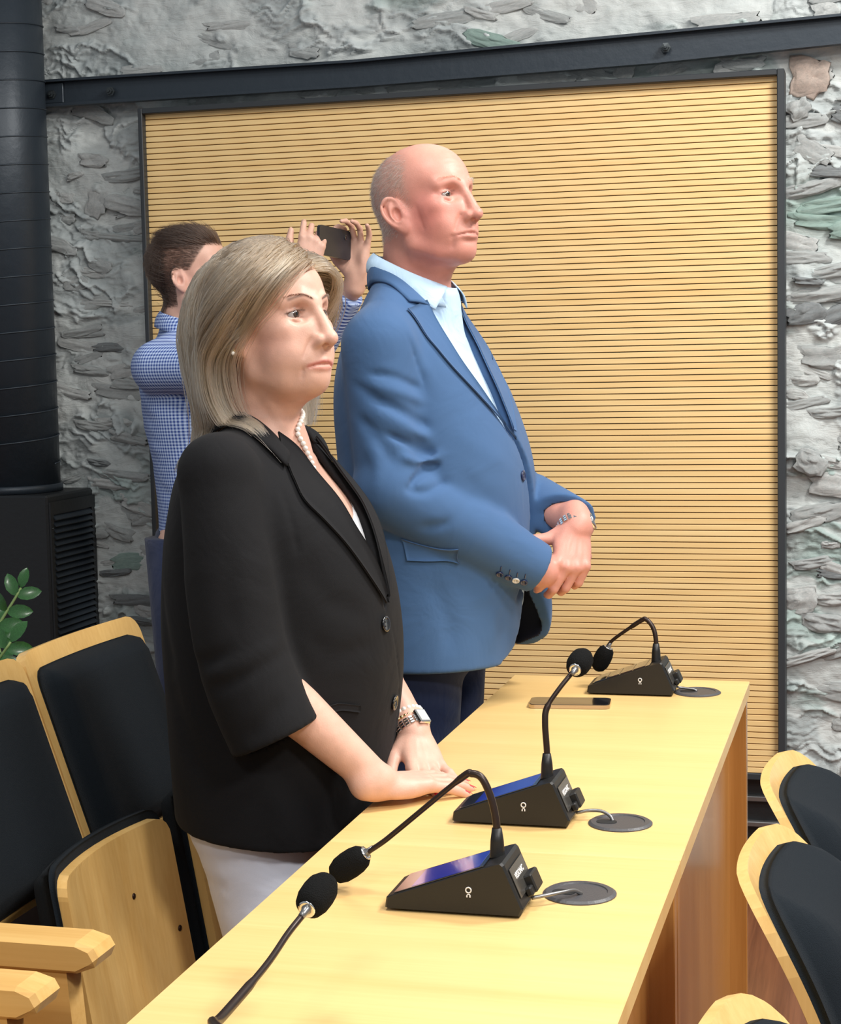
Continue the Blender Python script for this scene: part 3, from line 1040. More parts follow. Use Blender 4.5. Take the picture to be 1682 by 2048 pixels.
class SDF:
    def __init__(self, xs, ys, zs):
        self.ax = [np.asarray(a, np.float32) for a in (xs, ys, zs)]
        self.D = np.full([len(a) for a in self.ax], 0.25, np.float32)
        self.f = Frame()

    def sl(self, lo, hi):
        s = []
        for a, l, h in zip(self.ax, lo, hi):
            i, j = np.searchsorted(a, l), np.searchsorted(a, h)
            s.append(slice(max(i - 1, 0), min(j + 1, len(a))))
        if any(q.stop - q.start < 2 for q in s):
            return None, None
        P = np.meshgrid(*[a[q] for a, q in zip(self.ax, s)], indexing='ij', sparse=True)
        return tuple(s), P

    def put(self, s, d, op, k):
        if op == 'u':
            self.D[s] = smin(self.D[s], d, k)
        elif op == 's':
            self.D[s] = smax(self.D[s], -d, k)
        elif op == 'i':
            self.D[s] = smax(self.D[s], d, k)

    def ell(self, c, r, R=None, k=0.01, op='u', m=0.012):
        f = self.f
        c, r = f.p(c), np.array(r, float) * f.s
        Rm = f.R @ (np.eye(3) if R is None else R)
        ext = np.sqrt(((Rm * r) ** 2).sum(1)) + m + k
        s, P = self.sl(c - ext, c + ext)
        if s is None:
            return
        q = [P[i] - c[i] for i in range(3)]
        l = [q[0] * Rm[0, j] + q[1] * Rm[1, j] + q[2] * Rm[2, j] for j in range(3)]
        a = sum((l[j] / r[j]) ** 2 for j in range(3))
        b = sum((l[j] / r[j] ** 2) ** 2 for j in range(3))
        k0 = np.sqrt(a)
        d = k0 * (k0 - 1) / np.maximum(np.sqrt(b), 1e-9)
        self.put(s, d.astype(np.float32), op, k)

    def segd(self, P, a, b, n=None):
        if n is not None:                                   # distance measured in the plane across n
            h = P[0] * n[0] + P[1] * n[1] + P[2] * n[2]
            P = [P[i] - h * n[i] for i in range(3)]
            a, b = a - n * (a @ n), b - n * (b @ n)
        ba = b - a
        L2 = max(float(ba @ ba), 1e-12)
        t = np.clip(((P[0] - a[0]) * ba[0] + (P[1] - a[1]) * ba[1] + (P[2] - a[2]) * ba[2]) / L2, 0, 1)
        d = np.sqrt((P[0] - a[0] - t * ba[0]) ** 2 + (P[1] - a[1] - t * ba[1]) ** 2 + (P[2] - a[2] - t * ba[2]) ** 2)
        return d, t

    def chain(self, pts, rs, k=0.01, op='u', m=0.012, kin=None):
        f = self.f
        pts = [f.p(q) for q in pts]
        rs = [r * f.s for r in (rs if hasattr(rs, '__len__') else [rs] * len(pts))]
        P0 = np.array(pts)
        ext = max(rs) + m + k
        s, P = self.sl(P0.min(0) - ext, P0.max(0) + ext)
        if s is None:
            return
        D = None
        for a, b, ra, rb in zip(pts[:-1], pts[1:], rs[:-1], rs[1:]):
            d, t = self.segd(P, a, b)
            d = d - (ra + (rb - ra) * t)
            D = d if D is None else (np.minimum(D, d) if kin is None else smin(D, d, kin))
        self.put(s, D.astype(np.float32), op, k)

    def bump(self, c, r, amt, R=None):
        """push the surface out (amt > 0) or in under a gaussian brush."""
        f = self.f
        c = f.p(c)
        r = np.array(r if hasattr(r, '__len__') else (r, r, r), float) * f.s
        Rm = f.R @ (np.eye(3) if R is None else R)
        ext = np.sqrt(((Rm * r) ** 2).sum(1)) * 2.4
        s, P = self.sl(c - ext, c + ext)
        if s is None:
            return
        q = [P[i] - c[i] for i in range(3)]
        l = [(q[0] * Rm[0, j] + q[1] * Rm[1, j] + q[2] * Rm[2, j]) / r[j] for j in range(3)]
        self.D[s] -= (amt * f.s * np.exp(-(l[0] ** 2 + l[1] ** 2 + l[2] ** 2))).astype(np.float32)

    def crease(self, pts, w, amt, n=5, flat=None, fade=6.0):
        """brush along a line: amt < 0 cuts a crease, > 0 raises a fold; flat = a local direction to ignore."""
        f = self.f
        pts = [f.p(q) for q in (spline(pts, n) if len(pts) > 2 else pts)]
        w *= f.s
        P0 = np.array(pts)
        ext = 2.6 * w
        if flat is not None:
            flat = f.R @ np.array(flat, float)
            flat /= np.linalg.norm(flat)
            ext = ext + np.abs(flat) * .014 * f.s
        s, P = self.sl(P0.min(0) - ext, P0.max(0) + ext)
        if s is None:
            return
        D, T = None, None
        n = len(pts) - 1
        for i, (a, b) in enumerate(zip(pts[:-1], pts[1:])):
            d, t = self.segd(P, a, b, flat)
            t = (t + i) / n
            if D is None:
                D, T = d, t
            else:
                T = np.where(d < D, t, T)
                D = np.minimum(D, d)
        fd = np.clip(np.minimum(T, 1 - T) * fade, 0.15, 1)
        self.D[s] -= (amt * f.s * np.exp(-(D / w) ** 2) * fd).astype(np.float32)

    def loft(self, rows, k=0.02, op='u', m=0.03, capk=0.02):
        """rows: z, cx, cy, front, back, half-width, exponent (grid frame, z ascending)."""
        A = np.array(rows, float)
        lo = [(A[:, 1] - A[:, 4]).min() - m, (A[:, 2] - A[:, 5]).min() - m, A[0, 0] - m]
        hi = [(A[:, 1] + A[:, 3]).max() + m, (A[:, 2] + A[:, 5]).max() + m, A[-1, 0] + m]
        s, P = self.sl(lo, hi)
        z = P[2][0, 0]
        zz = np.clip(z, A[0, 0], A[-1, 0])
        # smooth interpolation along z (Catmull-Rom on the rows)
        i = np.clip(np.searchsorted(A[:, 0], zz) - 1, 0, len(A) - 2)
        t = (zz - A[i, 0]) / (A[i + 1, 0] - A[i, 0])

        def slope(c, j):
            a, b = np.maximum(j - 1, 0), np.minimum(j + 1, len(A) - 1)
            return (A[b, c] - A[a, c]) / (A[b, 0] - A[a, 0])
        g = []
        for c in range(1, 7):
            h = A[i + 1, 0] - A[i, 0]
            m0, m1 = slope(c, i) * h, slope(c, i + 1) * h
            t2, t3 = t * t, t * t * t
            g.append(((2 * t3 - 3 * t2 + 1) * A[i, c] + (t3 - 2 * t2 + t) * m0 + (-2 * t3 + 3 * t2) * A[i + 1, c] + (t3 - t2) * m1)[None, None, :])
        cx, cy, fr, bk, hw, ex = g
        dx, dy = P[0] - cx, np.abs(P[1] - cy)
        rx = np.where(dx > 0, fr, bk)
        ux, uy = np.abs(dx) / rx + 1e-6, dy / hw + 1e-6
        q = (ux ** ex + uy ** ex) ** (1 / ex)
        # first-order distance: divide by the gradient length
        gq = np.sqrt((ux ** (ex - 1) / rx) ** 2 + (uy ** (ex - 1) / hw) ** 2) * q ** (1 - ex)
        d = (q - 1) / np.maximum(gq, 1.0)
        dz = np.maximum(A[0, 0] - P[2], P[2] - A[-1, 0])
        d = smax(d, dz + 0 * d, capk)
        self.put(s, d.astype(np.float32), op, k)

    def cut(self, fn, lo, hi, k=0.0, op='s'):
        """boolean with an arbitrary function of (x, y, z) inside a box."""
        s, P = self.sl(lo, hi)
        if s is not None:
            self.put(s, np.broadcast_to(fn(*P), self.D[s].shape).astype(np.float32), op, k)

    def shell(self, t, s=None):
        s = s or (slice(None),) * 3
        self.D[s] = np.maximum(self.D[s], -(self.D[s] + t))

    def sample(self, Q):
        """trilinear value at points."""
        Q = np.asarray(Q, float)
        I, Tm = [], []
        for k in range(3):
            a = self.ax[k]
            i = np.clip(np.searchsorted(a, Q[:, k]) - 1, 0, len(a) - 2)
            I.append(i)
            Tm.append(np.clip((Q[:, k] - a[i]) / (a[i + 1] - a[i]), 0, 1))
        r = 0
        for dx in (0, 1):
            for dy in (0, 1):
                for dz in (0, 1):
                    w = (Tm[0] if dx else 1 - Tm[0]) * (Tm[1] if dy else 1 - Tm[1]) * (Tm[2] if dz else 1 - Tm[2])
                    r = r + w * self.D[I[0] + dx, I[1] + dy, I[2] + dz]
        return r

    def grad(self, Q, h=0.003):
        Q = np.asarray(Q, float)
        g = np.stack([self.sample(Q + e) - self.sample(Q - e) for e in np.eye(3) * h], -1)
        return g / np.maximum(np.linalg.norm(g, axis=1, keepdims=True), 1e-9)

    def project(self, Q, off=0.0, it=12):
        """move points on to the surface (plus an offset along the normal)."""
        Q = np.array(Q, float)
        for _ in range(it):
            d = self.sample(Q) - off
            Q -= self.grad(Q) * np.clip(d, -0.03, 0.03)[:, None] * 0.8
        return Q

    def march(self, Q, dr, off=0.0, it=40, tmax=0.6):
        """walk points along a direction until they meet the surface."""
        Q = np.array(Q, float)
        dr = np.broadcast_to(np.array(dr, float), Q.shape)
        T = np.zeros(len(Q))
        for _ in range(it):
            d = self.sample(Q + dr * T[:, None]) - off
            T = np.minimum(T + d * 0.8, tmax)
        return Q + dr * T[:, None]

    def mesh(self, relax=2):
        D = self.D
        sg = D < 0
        nx, ny, nz = D.shape
        c = np.zeros((nx - 1, ny - 1, nz - 1), np.uint8)
        for dx in (0, 1):
            for dy in (0, 1):
                for dz in (0, 1):
                    c += sg[dx:nx - 1 + dx, dy:ny - 1 + dy, dz:nz - 1 + dz]
        act = np.argwhere((c > 0) & (c < 8))
        n = len(act)
        cid = np.full(c.shape, -1, np.int32)
        cid[act[:, 0], act[:, 1], act[:, 2]] = np.arange(n)
        del c
        X = [self.ax[k] for k in range(3)]
        cor = np.array([(dx, dy, dz) for dx in (0, 1) for dy in (0, 1) for dz in (0, 1)])
        val = np.stack([D[act[:, 0] + o[0], act[:, 1] + o[1], act[:, 2] + o[2]] for o in cor], 1)
        pos = [np.stack([X[k][act[:, k] + o[k]] for o in cor], 1) for k in range(3)]
        acc = np.zeros((n, 3), np.float32)
        cnt = np.zeros(n, np.float32)
        for a in range(8):
            for b in range(a + 1, 8):
                if np.abs(cor[a] - cor[b]).sum() != 1:
                    continue
                cr = (val[:, a] < 0) != (val[:, b] < 0)
                t = np.where(cr, val[:, a] / np.where(cr, val[:, a] - val[:, b], 1), 0)
                for k in range(3):
                    acc[:, k] += np.where(cr, pos[k][:, a] + t * (pos[k][:, b] - pos[k][:, a]), 0)
                cnt += cr
        V = acc / cnt[:, None]
        quads = []
        for ax in range(3):
            u, w = [(1, 2), (2, 0), (0, 1)][ax]
            sA = [slice(None)] * 3
            sB = [slice(None)] * 3
            sA[ax], sB[ax] = slice(0, -1), slice(1, None)
            for q in (u, w):
                sA[q] = sB[q] = slice(1, -1)
            A, B = sg[tuple(sA)], sg[tuple(sB)]
            e = np.argwhere(A != B)
            flip = A[e[:, 0], e[:, 1], e[:, 2]]
            e = e.copy()
            e[:, u] += 1
            e[:, w] += 1
            ids = []
            for du, dw in ((0, 0), (-1, 0), (-1, -1), (0, -1)):
                g = e.copy()
                g[:, u] += du
                g[:, w] += dw
                ids.append(cid[g[:, 0], g[:, 1], g[:, 2]])
            q = np.stack(ids, 1)
            q[~flip] = q[~flip][:, ::-1]
            quads.append(q)
        Q = np.concatenate(quads)
        for _ in range(relax):
            s_, c_ = np.zeros_like(V, np.float64), np.zeros(n)
            for a, b in ((0, 1), (1, 2), (2, 3), (3, 0)):
                c_ += np.bincount(Q[:, a], minlength=n)
                for k in range(3):
                    s_[:, k] += np.bincount(Q[:, a], V[Q[:, b], k], minlength=n)
            V = (V * 0.5 + 0.5 * s_ / np.maximum(c_, 1)[:, None]).astype(np.float32)
        return V, Q


def keep_main(V, Q, minv=400):
    """drop floating crumbs."""
    n = len(V)
    lab = np.arange(n)
    while True:
        m = lab[Q].min(1)
        l2 = lab.copy()
        for k in range(4):
            np.minimum.at(l2, Q[:, k], m)
        l2 = l2[l2]
        if (l2 == lab).all():
            break
        lab = l2
    cnt = np.bincount(lab, minlength=n)
    ok = cnt[lab] >= minv
    Qk = Q[ok[Q[:, 0]]]
    new = np.cumsum(ok) - 1
    return V[ok], new[Qk]


def paint(V, base, marks, frame):
    """marks: (centre, radius, colour, strength) in the frame; gaussian dabs of pigment."""
    L = frame.inv(V)
    col = np.tile(np.array(base, float), (len(V), 1))
    for c, r, cl, st in marks:
        r = np.array(r if hasattr(r, '__len__') else (r, r, r), float)
        w = st * np.exp(-(((L - np.array(c)) / r) ** 2).sum(1))
        w = np.clip(w, 0, 1)[:, None]
        col = col * (1 - w) + np.array(cl) * w
    return col


def paint_line(V, col, pts, w, cl, st, frame, flat=True, edge=2):
    """a stroke of pigment; flat ignores the frame's x (strokes on the face)."""
    L = frame.inv(V)
    pts = np.array(spline(pts, 6) if len(pts) > 2 else pts)
    use = L[:, 0] > .045 if flat else np.ones(len(L), bool)
    Q, P = (L[:, 1:], pts[:, 1:]) if flat else (L, pts)
    d2 = np.full(len(V), 9.0)
    for a, b in zip(P[:-1], P[1:]):
        ba = b - a
        t = np.clip(((Q - a) @ ba) / (ba @ ba), 0, 1)
        d2 = np.minimum(d2, ((Q - a - t[:, None] * ba) ** 2).sum(1))
    k = (np.clip(st * np.exp(-(d2 / w ** 2) ** (edge / 2)), 0, 1) * use)[:, None]
    return col * (1 - k) + np.array(cl) * k


# ================================================================== HEADS
def sculpt_ear(S, f, s, sc=1.0, flare=22, tilt=12):
    ph, ti = math.radians(flare), math.radians(tilt)
    fw = np.array([math.cos(ph), -s * math.sin(ph), 0])
    out = np.array([math.sin(ph), s * math.cos(ph), 0])
    up0 = np.array([0, 0, 1.0])
    up = up0 * math.cos(ti) - fw * math.sin(ti)
    fw = fw * math.cos(ti) + up0 * math.sin(ti)
    S.f = Frame(f.p((-.004, s * .0715, -.004)), f.R @ np.column_stack([fw, out, up]), f.s * sc)
    c = .01
    S.ell((-.3 * c, .0, .2 * c), (.016, .010, .024), k=.008)                    # root that joins the ear to the head
    S.ell((-.75 * c, .7 * c, .45 * c), (.0155, .0035, .029), k=.006)            # plate
    hel = [(.75, .25, .5), (.55, .55, 1.7), (.1, .85, 2.75), (-.8, 1.05, 3.15), (-1.75, 1.1, 2.6), (-2.2, 1.15, 1.4), (-2.1, 1.1, .1), (-1.6, .95, -1.1), (-.95, .8, -1.9)]
    S.chain([tuple(v * c for v in q) for q in spline(hel, 3)], .0034, k=.003)
    S.chain([tuple(v * c for v in q) for q in spline([(-.35, .85, 2.2), (-1.0, 1.0, 1.5), (-1.25, 1.05, .5), (-1.05, 1.0, -.5), (-.45, .9, -1.15)], 3)], .0030, k=.004)
    S.ell((-.35 * c, .62 * c, -1.95 * c), (.0085, .0042, .0115), k=.005)        # lobe
    S.ell((-.35 * c, 1.0 * c, .1 * c), (.0075, .0075, .0115), op='s', k=.003)    # concha
    S.bump((-1.62 * c, 1.1 * c, 1.6 * c), (.0025, .004, .012), -.0028)          # scapha groove
    S.bump((-.1 * c, 1.0 * c, 1.75 * c), (.004, .004, .007), -.002)
    S.ell((.55 * c, .62 * c, -.35 * c), (.0045, .0042, .0065), k=.004)          # tragus
    S.ell((-.1 * c, .72 * c, -1.15 * c), (.0045, .0038, .0042), k=.003)
    S.f = f


def sculpt_head(S, f, p):
    g = p.get
    S.f = f
    S.ell((-.014, 0, .045), (.094, .076, .086), k=0)
    S.ell((.024, 0, .052), (.070, .066, .066), k=.03)
    S.ell((.036, 0, -.02), (.052, .058, .072), k=.03)
    S.ell((.028, 0, -.066), (.046, .040, .026), k=.02)
    jw = g('jaw', 1.0)
    for s in (-1, 1):
        S.chain([(-.004, s * .056 * jw, -.018), (.008, s * .053 * jw, -.060), (.042, s * .036 * jw, -.080), (.066, s * .014, -.086)], [.013, .015, .015, .015], k=.028)
        S.ell((.052, s * .034, -.030), (.030, .026, .036), k=.025)
        S.ell((.055, s * .047, -.002), (.022, .016, .013), k=.02)
        S.chain([(.091, s * .007, .034), (.088, s * .024, .0405), (.071, s * .046, .036)], [.0085, .0085, .008], k=.014)
        S.bump((.050, s * .066, .030), (.02, .012, .02), -.003)
    nl = g('nose', 0.0)
    S.chain([(.0905, 0, .030), (.102 + nl * .5, 0, .007), (.113 + nl, 0, -.0235)], [.0078, .0088, .0100], k=.012)
    S.ell((.095, 0, -.023), (.018, .0140, .012), k=.01)
    S.ell((.1150 + nl, 0, -.0270), (.0110, .0115, .0105), k=.006)
    for s in (-1, 1):
        S.ell((.1030 + nl * .5, s * .0142, -.0275), (.0112, .0072, .0090), k=.005)
        S.bump((.098, s * .0205, -.0215), (.007, .003, .009), -.0018)
    S.ell((.073, 0, -.052), (.026, .036, .030), k=.02)
    cx = g('chin', .068)
    S.ell((cx, 0, g('chin_z', -.084)), (.0195, .023, .0155), k=.018)
    S.bump((.096, 0, -.0715), (.010, .022, .0055), -.0030)
    for s in (-1, 1):
        S.ell((.074, s * .017, -.010), (.020, .017, .028), k=.014)
        S.ell((.083, s * .013, -.009), (.014, .010, .018), k=.012)
    # eyes
    eo = g('eye', (.0715, .0315, .0165))
    hgt = g('lid', .0046)
    for s in (-1, 1):
        E = (eo[0], s * eo[1], eo[2])
        S.ell((.0945, s * .031, .0165), (.0185, .0165, .0125), op='s', k=.010)
        S.ell((E[0] - .0005, E[1], E[2]), (.0150, .0170, .0148), k=.004)
        S.ell((E[0] + .0150, E[1] + s * .0010, E[2] - .0008), (.0165, .0168, hgt), R=rotm(0, 0, s * g('slant', 3)), op='s', k=.0006)
        S.bump((E[0] + .0115, E[1] - s * .0150, E[2] - .001), (.004, .003, .003), .0012)      # inner corner
        S.crease([(E[0] + .0130, E[1] - s * .0125, E[2] + .0065), (E[0] + .0155, E[1], E[2] + .0095), (E[0] + .0085, E[1] + s * .0145, E[2] + .0055)], .0015, -.0020, 5, (1, s * .3, 0))
    # mouth
    mw = g('mouth', .0285)
    mz = g('mouth_z', -.0555)
    lf = g('lips', 1.0)
    lx = g('lip_x', .0935)
    X = (1, 0, 0)
    S.ell((lx - .022, 0, mz + .006), (.022, .026, .017), k=.012)
    up = [(lx - .0145, -mw, mz + .001), (lx - .0045, -.014, mz + .0042), (lx, -.0045, mz + .0062), (lx, 0, mz + .0054), (lx, .0045, mz + .0062), (lx - .0045, .014, mz + .0042), (lx - .0145, mw, mz + .001)]
    S.crease(up, .0034, .0030 * lf, 5, X, 3)
    lo = [(lx - .0135, -mw * .85, mz - .003), (lx - .005, -.0135, mz - .0056), (lx - .0012, 0, mz - .0068), (lx - .005, .0135, mz - .0056), (lx - .0135, mw * .85, mz - .003)]
    S.crease(lo, .0044, .0040 * lf, 6, X, 3)
    dn = g('frown', .003)
    slit = [(lx - .013, -mw - .003, mz - dn), (lx - .0035, -.014, mz + .0003), (lx, 0, mz + .0005), (lx - .0035, .014, mz + .0003), (lx - .013, mw + .003, mz - dn)]
    S.crease(slit, .0015, -.0040, 6, X, 8)
    for s in (-1, 1):
        S.bump((lx - .0155, s * (mw + .004), mz - dn), (.012, .004, .005), -.0018)
    S.crease([(lx + .003, 0, -.040), (lx + .004, 0, mz + .011)], .0030, -.0010, 5, X)
    for s in (-1, 1):
        S.ell((.1085 + nl * .6, s * .0064, -.0352), (.0062, .0036, .0042), R=rotm(s * -18), op='s', k=.0015)
        na = g('nasolabial', .002)
        S.crease([(.1000, s * .0195, -.0190), (.0920, s * .0290, -.036), (.0845, s * .0350, -.056)], .0034, -na, 5, (1, s * .8, 0))
        S.crease([(.0865, s * (mw + .0045), mz - .006), (.083, s * (mw + .006), -.072), (.078, s * (mw + .005), -.084)], .0032, -g('marionette', .0012), 5, (1, s * .8, 0))
        bg = g('bag', .0012)
        S.crease([(eo[0] + .0155, s * (eo[1] - .016), eo[2] - .009), (eo[0] + .0145, s * eo[1], eo[2] - .0150), (eo[0] + .006, s * (eo[1] + .015), eo[2] - .0095)], .0024, -bg, 5, (1, s * .4, 0))
        S.bump((eo[0] + .0135, s * eo[1], eo[2] - .0100), (.005, .012, .003), bg * .8)
        # crow's feet
        for dz in (-.004, .001, .006):
            S.crease([(.0760, s * .0490, eo[2] + dz * .6), (.0660, s * .0560, eo[2] + dz * 1.5)], .0013, -g('crow', .0006), 5, (1, s, 0))
    for z, a in g('brow_lines', ()):
        S.crease([(.080, -.040, z - .003), (.0935, -.018, z + .001), (.0960, 0, z), (.0935, .018, z + .001), (.080, .040, z - .003)], .0020, -a, 5, (1, 0, .2))
    for s in (-1, 1):
        S.crease([(.0985, s * .006, .030), (.0985, s * .0075, .042)], .0018, -g('frown_lines', .0008), 5, X)


def eyeball(name, c, gaze, r, iris, parent):
    """sphere with iris rings round the gaze axis."""
    n = 28
    ang = [0, 5, 10, 11.5, 17, 22, 25.5, 28, 30, 36, 46, 60, 80, 105, 140, 180]
    V, col = [], []
    z = Vector(gaze).normalized()
    x = z.orthogonal().normalized()
    y = z.cross(x)
    for a in ang:
        ra = math.radians(a)
        rr = r * (1 + (.035 * (1 - a / 30) if a < 30 else 0))
        for k in range(n):
            t = 2 * math.pi * k / n
            p = Vector(c) + rr * (z * math.cos(ra) + (x * math.cos(t) + y * math.sin(t)) * math.sin(ra))
            V.append(tuple(p))
            if a <= 10:
                col.append((.004, .004, .004))
            elif a < 26:
                q = .8 + .4 * random.Random(k * 7 + int(a)).random()
                col.append(tuple(i * q for i in iris))
            elif a < 29:
                col.append(tuple(i * .35 for i in iris))
            else:
                col.append((.42, .37, .345))
    Fc = [(i * n + k, i * n + (k + 1) % n, (i + 1) * n + (k + 1) % n, (i + 1) * n + k) for i in range(len(ang) - 1) for k in range(n)]
    return mk(name, (V, [q[::-1] for q in Fc]), M_EYE, parent, True, col=np.array(col))


def strands(name, roots, dirs, lens, rad, m, parent, cols, droop=None, seg=4):
    """short hairs in one curves object."""
    roots, d = np.asarray(roots, float), np.asarray(dirs, float)
    d = d / np.linalg.norm(d, axis=1, keepdims=True)
    n = len(roots)
    lens = np.broadcast_to(np.asarray(lens, float), (n,))[:, None, None]
    t = np.linspace(0, 1, seg + 1)[None, :, None]
    dp = 0 if droop is None else np.asarray(droop, float)[:, None] * lens * t * t
    Q = roots[:, None] + d[:, None] * lens * t + dp
    return hair_curves(name, Q, np.repeat(np.asarray(cols, float)[:, None], seg + 1, 1), (rad * (1 - .8 * t[..., 0])), m, parent)


M_EYE = mat('eye', (.6, .5, .5, 1), .08, coat=1.0, attr=True)
M_SKIN = mat('skin', (.7, .4, .3, 1), .46, attr=True, sss=0.12, spec=0.4, bump=(420, .10, 3), var=(60, .05))


def hair_curves(name, Q, col, rad, m, parent):
    """Q: strands x points x 3; colour per point; a hair curves object."""
    n, k = Q.shape[:2]
    cu = bpy.data.hair_curves.new(name)
    cu.add_curves([k] * n)
    cu.attributes['position'].data.foreach_set('vector', Q.astype(np.float32).ravel())
    at = cu.attributes.get('radius') or cu.attributes.new('radius', 'FLOAT', 'POINT')
    at.data.foreach_set('value', np.broadcast_to(rad, (n, k)).astype(np.float32).ravel())
    ac = cu.attributes.new('Col', 'FLOAT_COLOR', 'POINT')
    c4 = np.ones((n, k, 4), np.float32)
    c4[..., :3] = col
    ac.data.foreach_set('color', c4.ravel())
    cu.materials.append(m)
    o = bpy.data.objects.new(name, cu)
    return link(o, parent)


def hair_shader(name, rough=.32, rad=.55, coat=.0):
    m = bpy.data.materials.new(name)
    m.use_nodes = True
    nt = m.node_tree
    nt.nodes.clear()
    out = nt.nodes.new('ShaderNodeOutputMaterial')
    h = nt.nodes.new('ShaderNodeBsdfHairPrincipled')
    h.parametrization = 'COLOR'
    h.inputs['Roughness'].default_value = rough
    h.inputs['Radial Roughness'].default_value = rad
    at = nt.nodes.new('ShaderNodeAttribute')
    at.attribute_name = 'Col'
    nt.links.new(at.outputs['Color'], h.inputs['Color'])
    nt.links.new(h.outputs[0], out.inputs['Surface'])
    return m


M_HAIRS = hair_shader('fair_hair')
M_HAIR = hair_shader('short_hair', .35, .6)


# ================================================================== HANDS AND CLOTH
def vec(*a):
    v = np.array(a, float)
    return v / np.linalg.norm(v)


def hand_frame(wrist, xd, zd, side):
    """x along the metacarpals, z out of the back of the hand, y to the thumb."""
    x = vec(*xd)
    z = np.array(zd, float)
    z = vec(*(z - x * (z @ x)))
    y = np.cross(z, x) * side
    return Frame(wrist, np.column_stack([x, y, z]))


FING = {'index': (.092, .0265, (.042, .026, .021)), 'middle': (.096, .0080, (.046, .029, .022)), 'ring': (.091, -.0115, (.042, .027, .022)), 'little': (.082, -.0300, (.033, .020, .019))}


def sculpt_hand(S, fr, curls, sc=1.0, spread=(6, 1, -4, -10), thumb=None, fat=1.0, palm=True):
    """curls: finger -> (mcp, pip, dip) flexion in degrees; returns tip positions, directions and nail normals."""
    fr = Frame(fr.t, fr.R, sc)
    S.f = fr
    out = {}
    S.ell((.048, -.001, -.003), (.055, .037, .0135 * fat), k=.004)
    S.ell((.040, .020, -.010), (.032, .015, .014), k=.010)                     # ball of the thumb
    S.ell((.040, -.026, -.009), (.036, .012, .012), k=.010)
    S.chain([(-.03, 0, 0), (.012, 0, 0)], [.0235, .0245], k=.018)
    for (nm, (kx, ky, ph)), sp in zip(FING.items(), spread):
        kn = np.array((kx, ky, -.002))
        S.chain([(.012, ky * .45, .001), tuple(kn)], [.011, .0102 * fat], k=.010)
        a, az = 0.0, math.radians(sp)
        p = kn.copy()
        pts, d = [kn], None
        for L_, c in zip(ph, curls[nm]):
            a += math.radians(c)
            d = np.array((math.cos(a) * math.cos(az), math.cos(a) * math.sin(az), -math.sin(a)))
            p = p + d * L_
            pts.append(p)
        S.chain([tuple(q) for q in pts], [.0100 * fat, .0088 * fat, .0078 * fat, .0066 * fat], k=.0035, kin=.002)
        nrm = np.array((math.sin(a) * math.cos(az), math.sin(a) * math.sin(az), math.cos(a)))
        out[nm] = (fr.p(pts[-1]), fr.R @ d, fr.R @ nrm)
        S.bump(tuple(kn + np.array((0, 0, .010))), .0075, .0022)
        S.bump(tuple(pts[1] + nrm * .008), .0055, .0012)
    th = thumb or [(.018, .024, -.010), (.050, .046, -.016), (.080, .056, -.020), (.104, .058, -.022)]
    S.chain(th, [.0150, .0122, .0105, .0078], k=.008, kin=.002)
    d = vec(*(np.array(th[-1]) - np.array(th[-2])))
    nz = np.array((0, .45, .9))
    nz = vec(*(nz - d * (nz @ d)))
    out['thumb'] = (fr.p(th[-1]), fr.R @ d, fr.R @ nz)
    for y in (-.017, -.001, .016):                                            # tendons
        S.crease([(.030, y * .6, .012), (.085, y, .011)], .0035, .0010, 5, (0, 0, 1), 3)
    S.f = Frame()
    return out


def nail(name, tip, d, n, m, parent, L_=.011, W_=.0095, r=.0066, long=0.0):
    """a small curved plate set on the finger end."""
    s = np.cross(n, d)
    V, Fc = [], []
    nu, nv = 6, 5
    for j in range(nv + 1):
        t = j / nv
        w = W_ / 2 * (1 - .35 * max(0, t - .7) / .3)
        for i in range(nu + 1):
            u = -1 + 2 * i / nu
            an = u * w / r
            V.append(tuple(tip + d * (-.55 * L_ + t * (L_ + long)) + s * math.sin(an) * r + n * (math.cos(an) * r + .0006 - .0012 * t * t)))
    for j in range(nv):
        for i in range(nu):
            a = j * (nu + 1) + i
            Fc.append((a, a + 1, a + nu + 2, a + nu + 1))
    return mk(name, (V, Fc), m, parent, True)


